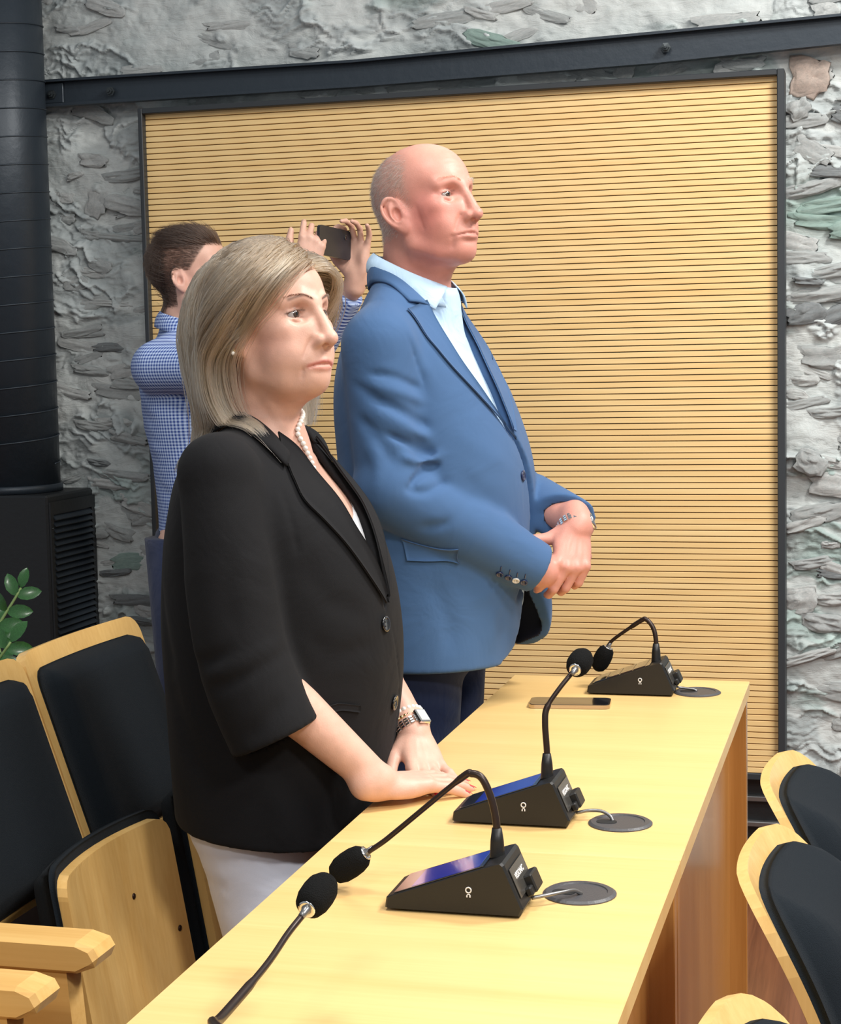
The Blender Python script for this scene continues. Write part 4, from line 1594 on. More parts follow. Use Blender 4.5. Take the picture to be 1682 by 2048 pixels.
def band(A, B, th, parent, name, m, n=None, sub=4, bow=0.0, nrm=None):
    """cloth strip between two polylines of equal length, with thickness and a slight bow."""
    A, B = np.array(A, float), np.array(B, float)
    if n:
        A, B = np.array(spline(A, n)), np.array(spline(B, n))
    V, k = [], sub + 1
    for a, b, i in zip(A, B, range(len(A))):
        tg = A[min(i + 1, len(A) - 1)] - A[max(i - 1, 0)]
        nn = np.cross(tg, b - a)
        L_ = np.linalg.norm(nn)
        nn = nn / L_ if L_ > 1e-9 else np.array((1.0, 0, 0))
        if nrm is not None and nn @ np.array(nrm) < 0:
            nn = -nn
        for j in range(k):
            t = j / sub
            p = a + (b - a) * t + nn * bow * math.sin(math.pi * t)
            V += [tuple(p), tuple(p + nn * th)]
    m_ = len(A)
    Fc = []
    ix = lambda i, j, s: (i * k + j) * 2 + s
    for i in range(m_ - 1):
        for j in range(sub):
            Fc.append((ix(i, j, 0), ix(i + 1, j, 0), ix(i + 1, j + 1, 0), ix(i, j + 1, 0)))
            Fc.append((ix(i, j, 1), ix(i, j + 1, 1), ix(i + 1, j + 1, 1), ix(i + 1, j, 1)))
        Fc.append((ix(i, 0, 0), ix(i, 0, 1), ix(i + 1, 0, 1), ix(i + 1, 0, 0)))
        Fc.append((ix(i, sub, 0), ix(i + 1, sub, 0), ix(i + 1, sub, 1), ix(i, sub, 1)))
    for j in range(sub):
        Fc.append((ix(0, j, 0), ix(0, j + 1, 0), ix(0, j + 1, 1), ix(0, j, 1)))
        Fc.append((ix(m_ - 1, j, 0), ix(m_ - 1, j, 1), ix(m_ - 1, j + 1, 1), ix(m_ - 1, j + 1, 0)))
    return mk(name, (V, Fc), m, parent, True)


def button(p, n, r, m, parent, name='button'):
    q = Vector(n).to_track_quat('Z', 'Y').to_matrix().to_4x4()
    M_ = Matrix.Translation(Vector(p)) @ q
    body = lathe([(0, -.002), (r * .9, -.002), (r, -.0002), (r * .97, .0014), (r * .78, .0020), (r * .68, .0012), (0, .0010)], 20)
    o = mk(name, tr(body, M_), m, parent, True)
    holes = cat(*[ball((r * .26 * a, r * .26 * b, .0010), (r * .11, r * .11, .0006), 8, 4) for a in (-1, 1) for b in (-1, 1)])
    mk('thread_hole', tr(holes, M_), M_GROMD if 'M_GROMD' in globals() else m, o)
    return o


def fabric(name, base, rough=.85, sheen=.2, weave=1500, ws=.25, attr=False, var=None, wr=None):
    m = mat(name, base, rough, spec=.25, sheen=sheen, bump=(weave, ws, 2), attr=attr, var=var)
    if wr:                                                                     # broad soft rumples on top of the weave
        nt = m.node_tree
        N, L = nt.nodes, nt.links
        tc = N.new('ShaderNodeTexCoord')
        nz = N.new('ShaderNodeTexNoise')
        nz.inputs['Scale'].default_value = wr[0]
        nz.inputs['Detail'].default_value = 3
        nz.inputs['Distortion'].default_value = 1.2
        L.new(tc.outputs['Object'], nz.inputs['Vector'])
        bp = N.new('ShaderNodeBump')
        bp.inputs['Strength'].default_value = wr[1]
        bp.inputs['Distance'].default_value = .02
        L.new(nz.outputs['Fac'], bp.inputs['Height'])
        old = [n for n in N if n.type == 'BUMP' and n is not bp][0]
        L.new(bp.outputs['Normal'], old.inputs['Normal'])
    return m


def poly_sd(y, z, poly):
    """signed distance to a polygon (negative inside) for broadcastable arrays."""
    y, z = np.broadcast_arrays(y, z)
    d = np.full(y.shape, 1e9)
    ins = np.zeros(y.shape, bool)
    n = len(poly)
    for i in range(n):
        (ay, az), (by, bz) = poly[i], poly[(i + 1) % n]
        ey, ez = by - ay, bz - az
        wy, wz = y - ay, z - az
        t = np.clip((wy * ey + wz * ez) / (ey * ey + ez * ez + 1e-12), 0, 1)
        d = np.minimum(d, (wy - t * ey) ** 2 + (wz - t * ez) ** 2)
        c = (az > z) != (bz > z)
        xi = ay + (z - az) * ey / (ez if abs(ez) > 1e-9 else 1e-9)
        ins ^= c & (y < xi)
    d = np.sqrt(d)
    return np.where(ins, -d, d)


def ring_fold(S, a, b, r, t, ph0, ph1, w, amt, slant=0.0, n=7, up=(0, 0, 1)):
    """a fold running part of the way round a limb a-b at fraction t; angles in degrees."""
    a, b = np.array(a, float), np.array(b, float)
    ax = vec(*(b - a))
    u = np.array(up, float)
    u = vec(*(u - ax * (u @ ax))) if abs(vec(*u) @ ax) < .98 else vec(*np.cross(ax, (0, 1, 0)))
    v = np.cross(ax, u)
    pts = []
    for k in range(n):
        q = k / (n - 1)
        ph = math.radians(ph0 + (ph1 - ph0) * q)
        pts.append(tuple(a + (b - a) * t + ax * slant * (q - .5) + r * (u * math.cos(ph) + v * math.sin(ph))))
    S.crease(pts, w, amt, 3, None, 4)


def resample(P, n):
    P = np.array(spline(P, 12) if len(P) > 2 else P, float)
    s = np.concatenate([[0], np.cumsum(np.linalg.norm(np.diff(P, axis=0), axis=1))])
    t = np.linspace(0, s[-1], n)
    return np.stack([np.interp(t, s, P[:, k]) for k in range(3)], 1)


def patch(K, A, B, off, th, name, m, parent, n=28, sub=8, roll=0.0, lift=0.0, w=(0, 1)):
    """cloth piece laid on a field between two edges; roll lifts the first edge, lift the second."""
    A, B = resample(A, n), resample(B, n)
    k = sub + 1
    T = np.linspace(0, 1, k)
    G = A[:, None] * (1 - T)[None, :, None] + B[:, None] * T[None, :, None]
    G = K.project(G.reshape(-1, 3), 0.0, 14)
    N_ = K.grad(G, .006)
    o = (off + roll * np.exp(-(T / .16) ** 2) + lift * T ** 3)[None, :].repeat(n, 0).reshape(-1, 1)
    lo, hi = G + N_ * (o - th * .5), G + N_ * (o + th * .5)
    V = np.concatenate([lo, hi])
    h = n * k
    ix = np.arange(h).reshape(n, k)
    F1 = np.stack([ix[:-1, :-1], ix[1:, :-1], ix[1:, 1:], ix[:-1, 1:]], -1).reshape(-1, 4)
    rim = []
    for e in (ix[:, 0], ix[-1, :], ix[::-1, -1], ix[0, ::-1]):
        rim.append(np.stack([e[:-1], e[1:], e[1:] + h, e[:-1] + h], 1))
    c = np.cross(G[k] - G[0], G[1] - G[0]) @ N_[0]
    up = F1 + h
    Fq = np.concatenate([F1[:, ::-1] if c > 0 else F1, up if c > 0 else up[:, ::-1]] + [r[:, ::-1] if c > 0 else r for r in rim])
    return mk(name, (V, Fq), m, parent, True)


M_SHOE = mat('shoe_leather', (.012, .011, .010, 1), .35)


def lining(o, K, m, depth=.006):
    """give the inside face of a garment its own cloth."""
    me = o.data
    me.materials.append(m)
    n = len(me.vertices)
    co = np.empty(n * 3, np.float32)
    me.vertices.foreach_get('co', co)
    ins = K.sample(co.reshape(-1, 3)) < -depth
    vi = np.empty(len(me.loops), np.int32)
    me.loops.foreach_get('vertex_index', vi)
    f = ins[vi.reshape(-1, 4)].all(1)
    me.polygons.foreach_set('material_index', f.astype(np.int32))


# ================================================================== PERSON: the man in the blue jacket
M_BLUE = fabric('blue_wool', (.054, .122, .258, 1), .8, .12, 1600, .22, wr=(7, .22))
M_BLUE_IN = mat('jacket_lining', (.012, .016, .035, 1), .5)
M_SHIRT = fabric('pale_blue_cotton', (.50, .68, .86, 1), .8, .15, 1900, .15, wr=(14, .3))
M_NAVY = fabric('navy_trouser', (.013, .022, .062, 1), .85, .15, 1300, .2, wr=(10, .3))
M_BTN = mat('navy_button', (.012, .020, .075, 1), .15, coat=.6)
M_BTNW = mat('white_button', (.75, .75, .73, 1), .25)
M_NAIL = mat('nail', (.78, .46, .40, 1), .25, coat=.3)

MAN_P = dict(nose=.002, brow_lines=((.066, .0006), (.078, .0007), (.089, .0006)), bag=.0018, nasolabial=.0024, lid=.0037, frown=.003, mouth_z=-.0585, jaw=1.06, slant=-4, marionette=.0016, mouth=.0325)
M0 = (-.90, 3.36)
MAN_ARM_R = [(-.02, -.205, 1.445), (.0, -.235, 1.172), (.268, -.082, .998)]
MAN_ARM_L = [(-.02, .205, 1.445), (.06, .255, 1.175), (.326, .000, 1.082)]
MAN_TORSO = [(.70, .0, .0, .195, .165, .240, 2.3), (.80, .0, .0, .205, .165, .240, 2.3), (.90, .0, .0, .215, .16, .238, 2.2), (1.05, .0, .0, .228, .155, .232, 2.2), (1.20, .0, .0, .226, .15, .234, 2.45),
             (1.34, -.01, .0, .192, .145, .232, 2.5), (1.43, -.01, -.01, .146, .13, .215, 2.4), (1.50, -.005, -.02, .100, .105, .165, 2.2), (1.555, .0, -.04, .082, .085, .095, 2.0)]


def man_jacket_field(xs, ys, zs):
    J = SDF(xs, ys, zs)
    J.loft(MAN_TORSO, k=0)
    for A in (MAN_ARM_R, MAN_ARM_L):
        s = -1 if A[0][1] < 0 else 1
        J.chain([(-.012, -.035 + s * .062, 1.545), (-.015, -.01 + s * .148, 1.494), A[0]], [.050, .055, .066], k=.03)
        J.chain([A[0], tuple(np.array(A[0]) * .5 + np.array(A[1]) * .5), A[1]], [.072, .068, .062], k=.022)
    return J


def man():
    X0, Y0 = M0
    hf = Frame((.041, -.065, 1.701), rotm(-25, 10, 0), 1.045, 1.02)
    xs = axis([(-.22, .012), (-.10, .0024), (.36, .012), (.40, None)])
    ys = axis([(-.30, .012), (-.17, .0024), (.09, .012), (.30, None)])
    zs = axis([(0.0, .03), (.92, .0024), (1.12, .012), (1.50, .0024), (1.85, None)])
    S = SDF(xs, ys, zs)
    # trunk and limbs under the clothes
    S.loft([(r[0], r[1], r[2], r[3] - .035, r[4] - .035, r[5] - .035, r[6]) for r in MAN_TORSO[2:]], k=0)
    for s in (-1, 1):
        S.chain([(0, s * .10, .92), (.01, s * .11, .48), (-.01, s * .11, .08)], [.085, .055, .04], k=.03)
    sculpt_head(S, hf, MAN_P)
    S.crease([(.030, -.070, .012), (.034, -.066, -.02), (.040, -.058, -.045)], .004, -.0014)
    S.crease([(.056, -.055, -.022), (.054, -.052, -.045), (.050, -.047, -.062)], .0035, -.0013)
    for s in (-1, 1):
        sculpt_ear(S, hf, s, 1.18, 27, 20)
    S.f = Frame()
    S.chain([(.018, -.062, 1.67), (.010, -.05, 1.58), (-.005, -.03, 1.44)], [.062, .066, .075], k=.03)
    S.chain([hf.p((.038, 0, -.064)), (.056, -.070, 1.578), (.05, -.06, 1.53)], [.022, .026, .03], k=.032)
    for A in (MAN_ARM_R, MAN_ARM_L):
        S.chain(A, [.05, .042, .03], k=.02)
    # hands: the left one folded over the right
    hl = hand_frame((.316, -.006, 1.082), (.02, -.60, -.79), (.50, -.66, .50), -1)
    tl = sculpt_hand(S, hl, {'index': (34, 52, 25), 'middle': (38, 56, 25), 'ring': (42, 58, 25), 'little': (44, 56, 25)}, 1.04, (24, 17, 12, 6),
                     [(.018, .022, -.012), (.034, .044, -.018), (.044, .074, -.022), (.048, .098, -.022)])
    hr = hand_frame((.252, -.080, .998), (.50, .84, -.20), (.30, -.30, -.90), 1)
    tr_ = sculpt_hand(S, hr, {'index': (40, 60, 25), 'middle': (42, 60, 25), 'ring': (44, 60, 25), 'little': (46, 60, 25)}, .98)
    V, Q = keep_main(*S.mesh(2))
    marks = [((.045, -.055, -.015), (.036, .03, .045), (.56, .17, .14), .8), ((.045, .055, -.015), (.036, .03, .045), (.56, .17, .14), .8),
             ((.118, 0, -.026), (.012, .014, .012), (.62, .24, .19), .6), ((.02, -.08, .0), (.03, .02, .04), (.60, .24, .20), .5),
             ((.03, -.05, -.10), (.06, .06, .035), (.55, .19, .16), .6), ((.05, 0, .12), (.06, .07, .035), (.74, .42, .32), .7),
             ((.096, .0, .060), (.03, .05, .02), (.70, .38, .29), .5), ((.078, -.033, .0165), (.012, .017, .006), (.55, .24, .20), .5),
             ((.0, -.075, .05), (.03, .03, .03), (.60, .33, .27), .4)]
    col = paint(V, (.62, .285, .22), marks, hf)
    mz = MAN_P['mouth_z']
    lx = .0935
    col = paint_line(V, col, [(lx - .012, -.029, mz - .002), (lx, -.012, mz - .002), (lx + .004, 0, mz - .002), (lx, .012, mz - .002), (lx - .012, .029, mz - .002)], .0055, (.52, .21, .17), .6, hf)
    for s in (-1, 1):
        col = paint_line(V, col, [(.085, s * .018, .0225), (.0855, s * .031, .0218), (.076, s * .046, .0175)], .0014, (.22, .09, .07), .7, hf)
    # grey stubble under the scalp hair
    L = hf.inv(V)
    scalp = np.clip((.028 - L[:, 0]) / .02, 0, 1) * np.clip((L[:, 2] - (-.045 + .9 * np.clip(L[:, 0] + .02, 0, 1))) / .02, 0, 1) * np.clip((.112 - L[:, 2] + .25 * -L[:, 0]) / .03, 0, 1)
    ear = np.exp(-(((L[:, 0] + .010) / .026) ** 2 + ((L[:, 2] + .002) / .036) ** 2)) * (np.abs(L[:, 1]) > .066)
    scalp *= 1 - np.clip(ear * 1.6, 0, 1)
    fz = np.clip(.55 + .35 * fbm(L[:, 0] * 90, L[:, 1] * 90, L[:, 2] * 90, 3), 0, 1)
    sc_ = (scalp * fz)[:, None] * .75
    col = col * (1 - sc_) + np.array((.42, .31, .26)) * sc_
    body = mk('person', (V, Q), M_SKIN, None, True, (X0, Y0, 0), col)
    tag(body, 'tall balding man in a blue jacket and pale blue shirt, hands clasped', 'person')
    for s in (-1, 1):
        E = hf.p((.0715, s * .0315, .0165))
        eyeball('eye', E, hf.R @ np.array((1, -.16, .0)), .0136 * hf.s, (.10, .06, .04), body)
    # scalp hair and brows
    rg = np.random.RandomState(4)
    P = scalp / max(scalp.sum(), 1e-9)
    pick = rg.choice(len(V), 9000, p=P)
    N_ = S.grad(V[pick])
    Lp = L[pick]
    flow = np.stack([np.full(len(pick), -.8), 0 * Lp[:, 1], -.55 + 0 * Lp[:, 2]], 1) @ hf.R.T
    flow -= N_ * (flow * N_).sum(1, keepdims=True)
    dr = flow / np.maximum(np.linalg.norm(flow, axis=1, keepdims=True), 1e-6) + N_ * rg.uniform(.15, .4, (len(pick), 1)) + rg.normal(0, .22, (len(pick), 3))
    g_ = rg.uniform(.75, 1.3, (len(pick), 1))
    hc = np.where(rg.rand(len(pick), 1) < .5, np.array((.46, .38, .32)), np.array((.24, .18, .14))) * g_
    strands('hair', V[pick] + N_ * .0002, dr, rg.uniform(.006, .013, len(pick)), .00022, M_HAIR, body, hc, seg=2)
    pts, dirs = [], []
    for s in (-1, 1):
        for k in range(150):
            t = rg.rand()
            q = np.array((.098 - .022 * t ** 2, s * (.010 + .038 * t), .039 + .007 * math.sin(t * 2.6) + rg.normal(0, .0016)))
            pts.append(hf.p(q))
            dirs.append(hf.R @ np.array((.15, s * .9, .25 - .5 * t)))
    pts = S.project(np.array(pts))
    n_ = S.grad(pts)
    strands('eyebrow', pts, np.array(dirs) + n_ * .12, rg.uniform(.004, .008, len(pts)), .00018, M_HAIR, body, np.tile((.30, .19, .13), (len(pts), 1)), seg=2)
    for nm, (tp, d, n) in list(tl.items()):
        nail('nail', tp, d, n, M_NAIL, body)

    # ---- jacket
    xs, ys, zs = axis([(-.20, .0042), (.36, None)]), axis([(-.34, .0042), (.34, None)]), axis([(.76, .0042), (1.60, None)])
    J = man_jacket_field(xs, ys, zs)
    K = SDF(xs, ys, zs)                                                         # closed field kept for laying details on
    a, e, w = MAN_ARM_R
    J.chain([e, tuple(np.array(e) * .5 + np.array(w) * .5), w], [.071, .069, .049], k=.010)
    a, e, w = MAN_ARM_L
    J.chain([e, tuple(np.array(e) * .5 + np.array(w) * .5), w], [.060, .055, .049], k=.010)
    J.ell((.165, .095, .90), (.085, .050, .13), k=.05)
    inner = J.D + .021
    man_folds(J)
    K.D = J.D.copy()
    DBG['K'] = (K, (X0, Y0, 0))
    # hollow, open the front, cut cuffs and hem
    J.D = np.maximum(J.D, -inner)
    for A in (MAN_ARM_R, MAN_ARM_L):
        e, w = np.array(A[1]), np.array(A[2])
        d = vec(*(w - e))
        J.cut(lambda x, y, z: np.maximum(-((x - w[0]) * d[0] + (y - w[1]) * d[1] + (z - w[2]) * d[2] + .012), np.sqrt((x - w[0]) ** 2 + (y - w[1]) ** 2 + (z - w[2]) ** 2) - .085), w - .12, w + .12, .003)
    J.cut(lambda x, y, z: np.maximum(poly_sd(y, z, MAN_OPEN), .02 - x), (-.02, -.3, .7), (.4, .3, 1.62), .004)
    J.cut(lambda x, y, z: z - .815 + 0 * x + 0 * y, (-.3, -.4, .7), (.4, .4, .86), .004)
    jk = mk('jacket', keep_main(*J.mesh(2)), M_BLUE, body, True)
    lining(jk, K, M_BLUE_IN, .015)
    man_details(K, jk, body)

    # ---- shirt
    xs, ys, zs = axis([(-.20, .006), (.24, None)]), axis([(-.26, .006), (.26, None)]), axis([(.90, .006), (1.60, None)])
    H = SDF(xs, ys, zs)
    H.loft([(r[0], r[1], r[2], r[3] - .014, r[4] - .02, r[5] - .022, r[6]) for r in MAN_TORSO[2:]], k=0)
    H.chain([(.010, -.05, 1.58), (-.005, -.03, 1.44)], [.068, .08], k=.02)
    H.chain([(.068, -.075, 1.56), (.062, -.06, 1.45)], [.036, .05], k=.02)
    H.cut(lambda x, y, z: z + .42 * x - 1.590 + 0 * y, (-.3, -.3, 1.5), (.3, .3, 1.62), .004, 'i')
    H.crease([(.13, -.014, 1.46), (.17, -.012, 1.34), (.2, -.01, 1.2), (.2, -.01, 1.0)], .002, -.003, 4, (1, 0, 0))
    H.crease([(.13, .022, 1.46), (.17, .022, 1.34), (.2, .022, 1.2), (.2, .022, 1.0)], .002, -.003, 4, (1, 0, 0))
    sh = mk('shirt', keep_main(*H.mesh(2)), M_SHIRT, body, True)
    for z in (1.50, 1.41, 1.31, 1.21):
        p = H.march([(.35, .004, z)], (-1, 0, 0))[0]
        button(p, H.grad([p])[0], .0052, M_BTNW, sh)
    man_collar(sh)

    # ---- trousers and shoes
    xs, ys, zs = axis([(-.19, .008), (.22, None)]), axis([(-.27, .008), (.27, None)]), axis([(-.0, .012), (1.06, None)])
    T = SDF(xs, ys, zs)
    T.loft([(.80, .0, .0, .135, .145, .205, 2.3), (.90, .0, .0, .15, .145, .21, 2.3), (1.04, .0, .0, .16, .13, .20, 2.2)], k=0)
    for s in (-1, 1):
        T.chain([(-.005, s * .105, .84), (.0, s * .11, .48), (-.02, s * .115, .06)], [.112, .082, .075], k=.03)
        T.crease([(.11, s * .11, .80), (.09, s * .115, .5), (.06, s * .115, .1)], .004, .004, 4)
    mk('trousers', keep_main(*T.mesh(2)), M_NAVY, body, True)
    for s in (-1, 1):
        mk('shoe', ball((.045, s * .115, .042), (.135, .05, .042), 16, 10), M_SHOE, body, True)
    return body


MAN_OPEN = [(-.120, 1.62), (-.138, 1.52), (-.149, 1.433), (-.126, 1.356), (-.085, 1.28), (-.060, 1.255), (-.044, 1.213), (-.030, 1.167), (-.014, 1.10), (-.016, 1.03), (-.030, .95), (-.042, .88), (-.068, .842), (-.115, .820), (-.17, .70),
            (.20, .70), (.14, .81), (.105, .84), (.08, .88), (.055, .95), (.034, 1.03), (.028, 1.10), (.012, 1.167), (-.006, 1.213), (-.044, 1.262), (-.056, 1.285), (-.055, 1.383), (-.023, 1.474), (-.011, 1.512), (.0, 1.62)]


def man_folds(J):
    n = (-.25, -.95, .1)
    for pts, w, a in (([(.065, -.217, 1.360), (.026, -.269, 1.385), (-.028, -.280, 1.395)], .008, -.0055),
                      ([(.070, -.217, 1.335), (.030, -.269, 1.358), (-.028, -.283, 1.375)], .010, .005),
                      ([(.079, -.213, 1.288), (.035, -.270, 1.324), (-.029, -.283, 1.353)], .009, -.0075),
                      ([(.085, -.212, 1.262), (.045, -.265, 1.292), (-.022, -.285, 1.325)], .012, .006),
                      ([(.099, -.206, 1.231), (.057, -.249, 1.252), (.001, -.289, 1.288)], .009, -.008),
                      ([(.097, -.206, 1.222), (.066, -.252, 1.201), (.049, -.279, 1.179)], .008, -.010),
                      ([(.104, -.206, 1.240), (.070, -.250, 1.226), (.038, -.287, 1.240)], .011, .007),
                      ([(.112, -.201, 1.187), (.077, -.259, 1.168), (.037, -.287, 1.180)], .011, -.005),
                      ([(.150, -.190, 1.150), (.11, -.24, 1.110), (.06, -.27, 1.10)], .013, -.004),
                      ([(-.064, -.263, 1.381), (.001, -.285, 1.343), (.050, -.254, 1.304)], .012, -.003),
                      ([(-.05, -.27, 1.32), (.0, -.29, 1.27), (.03, -.285, 1.215)], .014, -.0045),
                      ([(-.03, -.28, 1.27), (-.005, -.295, 1.22), (-.01, -.295, 1.16)], .014, .004)):
        J.crease(pts, w * .85, a * 1.35, 5, None, 5)
    J.crease([(-.042, -.182, 1.528), (.026, -.235, 1.485), (.052, -.228, 1.427), (.070, -.213, 1.356), (.083, -.211, 1.284), (.099, -.206, 1.233)], .0035, -.0035, 5, None, 20)
    J.crease([(-.030, -.190, 1.530), (.036, -.228, 1.482), (.066, -.220, 1.427), (.086, -.205, 1.356)], .010, .0025, 5, None, 5)
    # body: drag from the armhole, waist, side
    for pts, w, a in (([(.105, -.19, 1.23), (.15, -.175, 1.17), (.20, -.10, 1.12)], .016, -.004), ([(.11, -.19, 1.28), (.16, -.16, 1.24), (.20, -.11, 1.20)], .02, .003),
                      ([(.06, -.22, 1.02), (.10, -.21, .93), (.11, -.205, .84)], .02, -.004), ([(.15, -.17, 1.0), (.17, -.15, .92), (.17, -.14, .84)], .022, .004),
                      ([(.11, -.20, 1.30), (.13, -.19, 1.1), (.12, -.205, .95)], .0022, -.0018), ([(.11, .19, 1.2), (.16, .16, 1.1), (.2, .1, 1.05)], .016, -.005),
                      ([(-.10, -.20, 1.2), (-.08, -.22, 1.05), (-.09, -.21, .9)], .02, .005)):
        J.crease(pts, w, a, 5, None, 4)
    for A, s in ((MAN_ARM_L, 1),):
        for t, a0, a1, am in ((.15, -60, 120, -.006), (.32, -40, 140, -.005), (.5, -80, 60, -.004), (.24, -60, 120, .004)):
            ring_fold(J, A[1], A[2], .056, t, a0, a1, .010, am, .03)
    for t, a0, a1, am in ((.45, -100, 30, -.003), (.62, -60, 60, .0025), (.8, -90, 20, -.003)):
        ring_fold(J, MAN_ARM_R[1], MAN_ARM_R[2], .054, t, a0, a1, .012, am, .05)


def man_details(K, jk, body):
    lap = patch(K, [(.052, -.138, 1.528), (.112, -.153, 1.433), (.154, -.130, 1.356), (.194, -.089, 1.280), (.204, -.066, 1.258)],
                [(.031, -.193, 1.512), (.062, -.188, 1.464), (.104, -.179, 1.410), (.138, -.153, 1.361), (.170, -.119, 1.315), (.204, -.064, 1.254)], .0035, .003, 'lapel', M_BLUE, jk, 34, 9, .003, .0015)
    patch(K, [(.06, -.006, 1.535), (.091, -.017, 1.512), (.109, -.030, 1.474), (.158, -.062, 1.383), (.199, -.063, 1.277)],
          [(.05, .07, 1.52), (.08, .06, 1.47), (.125, .035, 1.40), (.17, .0, 1.33), (.204, -.050, 1.270)], .0035, .003, 'lapel', M_BLUE, jk, 34, 9, .003, .0015)
    # collar: stands up round the neck and falls to the notch
    lay = lambda P: [tuple(p + n * .0015) for p, n in zip(K.project(P), K.grad(K.project(P)))]
    band([(-.080, -.03, 1.590), (-.070, -.085, 1.606), (-.047, -.114, 1.610), (.008, -.132, 1.572), (.064, -.140, 1.518)],
         lay([(-.088, -.03, 1.56), (-.082, -.095, 1.565), (-.052, -.135, 1.572), (-.010, -.158, 1.555), (.034, -.176, 1.530)]), .004, jk, 'collar', M_BLUE, 7, 6, .003, (-.3, -.8, .5))
    band([(-.082, -.03, 1.590), (-.070, .03, 1.604), (-.035, .055, 1.604), (.02, .045, 1.572), (.066, .0, 1.528)],
         lay([(-.088, -.03, 1.56), (-.08, .05, 1.56), (-.045, .085, 1.565), (.0, .09, 1.55), (.045, .068, 1.525)]), .004, jk, 'collar', M_BLUE, 7, 6, .007, (-.3, .8, .5))
    patch(K, [(.024, -.235, 1.080), (.075, -.22, 1.079), (.125, -.195, 1.077)], [(.033, -.235, 1.036), (.08, -.22, 1.034), (.125, -.195, 1.036)], .0025, .003, 'pocket_flap', M_BLUE, jk, 16, 5, 0, .002)
    cp = patch(K, [(.136, .048, 1.414), (.150, .012, 1.402)], [(.146, .046, 1.388), (.160, .008, 1.378)], .002, .003, 'chest_pocket', M_BLUE, jk, 8, 3)
    patch(K, [(.130, .046, 1.426), (.146, .014, 1.412)], [(.138, .046, 1.410), (.152, .012, 1.398)], .003, .004, 'pocket_square', M_NAVY, cp, 8, 3, .002)
    p = K.project([(.222, -.062, 1.185)])[0]
    button(p + K.grad([p])[0] * .002, K.grad([p])[0], .0105, M_BTN, jk)
    for i, q in enumerate(((.197, -.160, 1.010), (.212, -.151, 1.002), (.225, -.144, .994), (.239, -.138, .989))):
        p = K.project([q])[0]
        n = K.grad([p])[0]
        button(p + n * .0015, n, .0075, M_BTNW if i == 2 else M_BTN, jk)
        u = vec(*np.cross(n, (1, .2, -.3)))
        K2 = K.project([p + u * .010 + n * .001, p + u * .022 + n * .001])
        mk('buttonhole', tube([tuple(K2[0] + n * .0006), tuple(K2[1] + n * .0006)], .0011, 5), M_BTN, jk)
    # jacket lining seen inside the open front
    w = empty('watch', (0, 0, 0), 0, body)
    c, ax = np.array((.316, -.002, 1.076)), vec(.35, -.76, -.55)
    u = vec(*np.cross(ax, (0, 0, 1)))
    v = np.cross(ax, u)
    for k in range(22):
        t = 2 * math.pi * k / 22
        q = c + .0350 * (u * math.cos(t) + v * math.sin(t) * 1.0)
        n = vec(*(u * math.cos(t) + v * math.sin(t)))
        Mx = Matrix(np.column_stack([np.cross(n, ax), ax, n]).tolist()).to_4x4()
        for y in (-.0058, 0, .0058):
            mk('link', tr(box(-.0036, .0036, y - .0026, y + .0026, -.0014, .0016, .0008), Matrix.Translation(Vector(q)) @ Mx), M_CHROME, w)
    t = math.radians(205)
    n = vec(*(u * math.cos(t) + v * math.sin(t)))
    Mx = Matrix(np.column_stack([np.cross(n, ax), ax, n]).tolist()).to_4x4()
    mk('case', tr(lathe([(0, -.003), (.0165, -.003), (.0175, 0), (.0172, .005), (.0145, .0062), (0, .0062)], 24), Matrix.Translation(Vector(c + n * .0355)) @ Mx), M_CHROME, w, True)


def man_collar(sh):
    band([(-.068, -.03, 1.625), (-.064, -.080, 1.628), (-.032, -.118, 1.612), (.030, -.126, 1.582), (.086, -.094, 1.557)],
         [(-.082, -.03, 1.585), (-.074, -.095, 1.590), (-.036, -.132, 1.578), (.020, -.142, 1.545), (.074, -.143, 1.512)], .0022, sh, 'collar', M_SHIRT, 8, 6, .006, (0, -.8, .4))
    band([(-.068, -.03, 1.625), (-.050, .02, 1.622), (.0, .030, 1.605), (.060, .0, 1.580), (.094, -.058, 1.560)],
         [(-.082, -.03, 1.585), (-.060, .035, 1.585), (.01, .05, 1.562), (.082, .022, 1.535), (.112, -.040, 1.516)], .0022, sh, 'collar', M_SHIRT, 8, 6, .006, (.3, .8, .4))
    band([(.030, -.120, 1.575), (.070, -.105, 1.560), (.094, -.070, 1.555), (.085, -.02, 1.562), (.05, .01, 1.575)], [(.030, -.125, 1.53), (.075, -.112, 1.52), (.102, -.072, 1.51), (.09, -.015, 1.52), (.05, .02, 1.53)], .002, sh, 'collar_stand', M_SHIRT, 8, 4, .002, (1, 0, 0))
    button((.0985, -.085, 1.533), (.8, -.6, .1), .0052, M_BTNW, sh)


man()


# ================================================================== PERSON: the woman in the black blazer
M_BLACKW = fabric('black_crepe', (.0050, .0050, .0062, 1), .85, .02, 1500, .2, wr=(8, .2))
M_CAMI = fabric('white_top', (.74, .75, .78, 1), .8, .1, 1500, .2)
M_WHITET = fabric('white_trouser', (.70, .74, .86, 1), .85, .05, 1300, .12, wr=(6, .2))
M_BTNK = mat('black_button', (.006, .006, .007, 1), .15, coat=.8)
M_PEARL = mat('pearl', (.86, .82, .76, 1), .18, coat=.6, sheen=.2)
M_NAILR = mat('red_nail', (.62, .02, .04, 1), .18, coat=.8)
M_GOLD = mat('gold', (.83, .62, .30, 1), .2, metal=1.0)

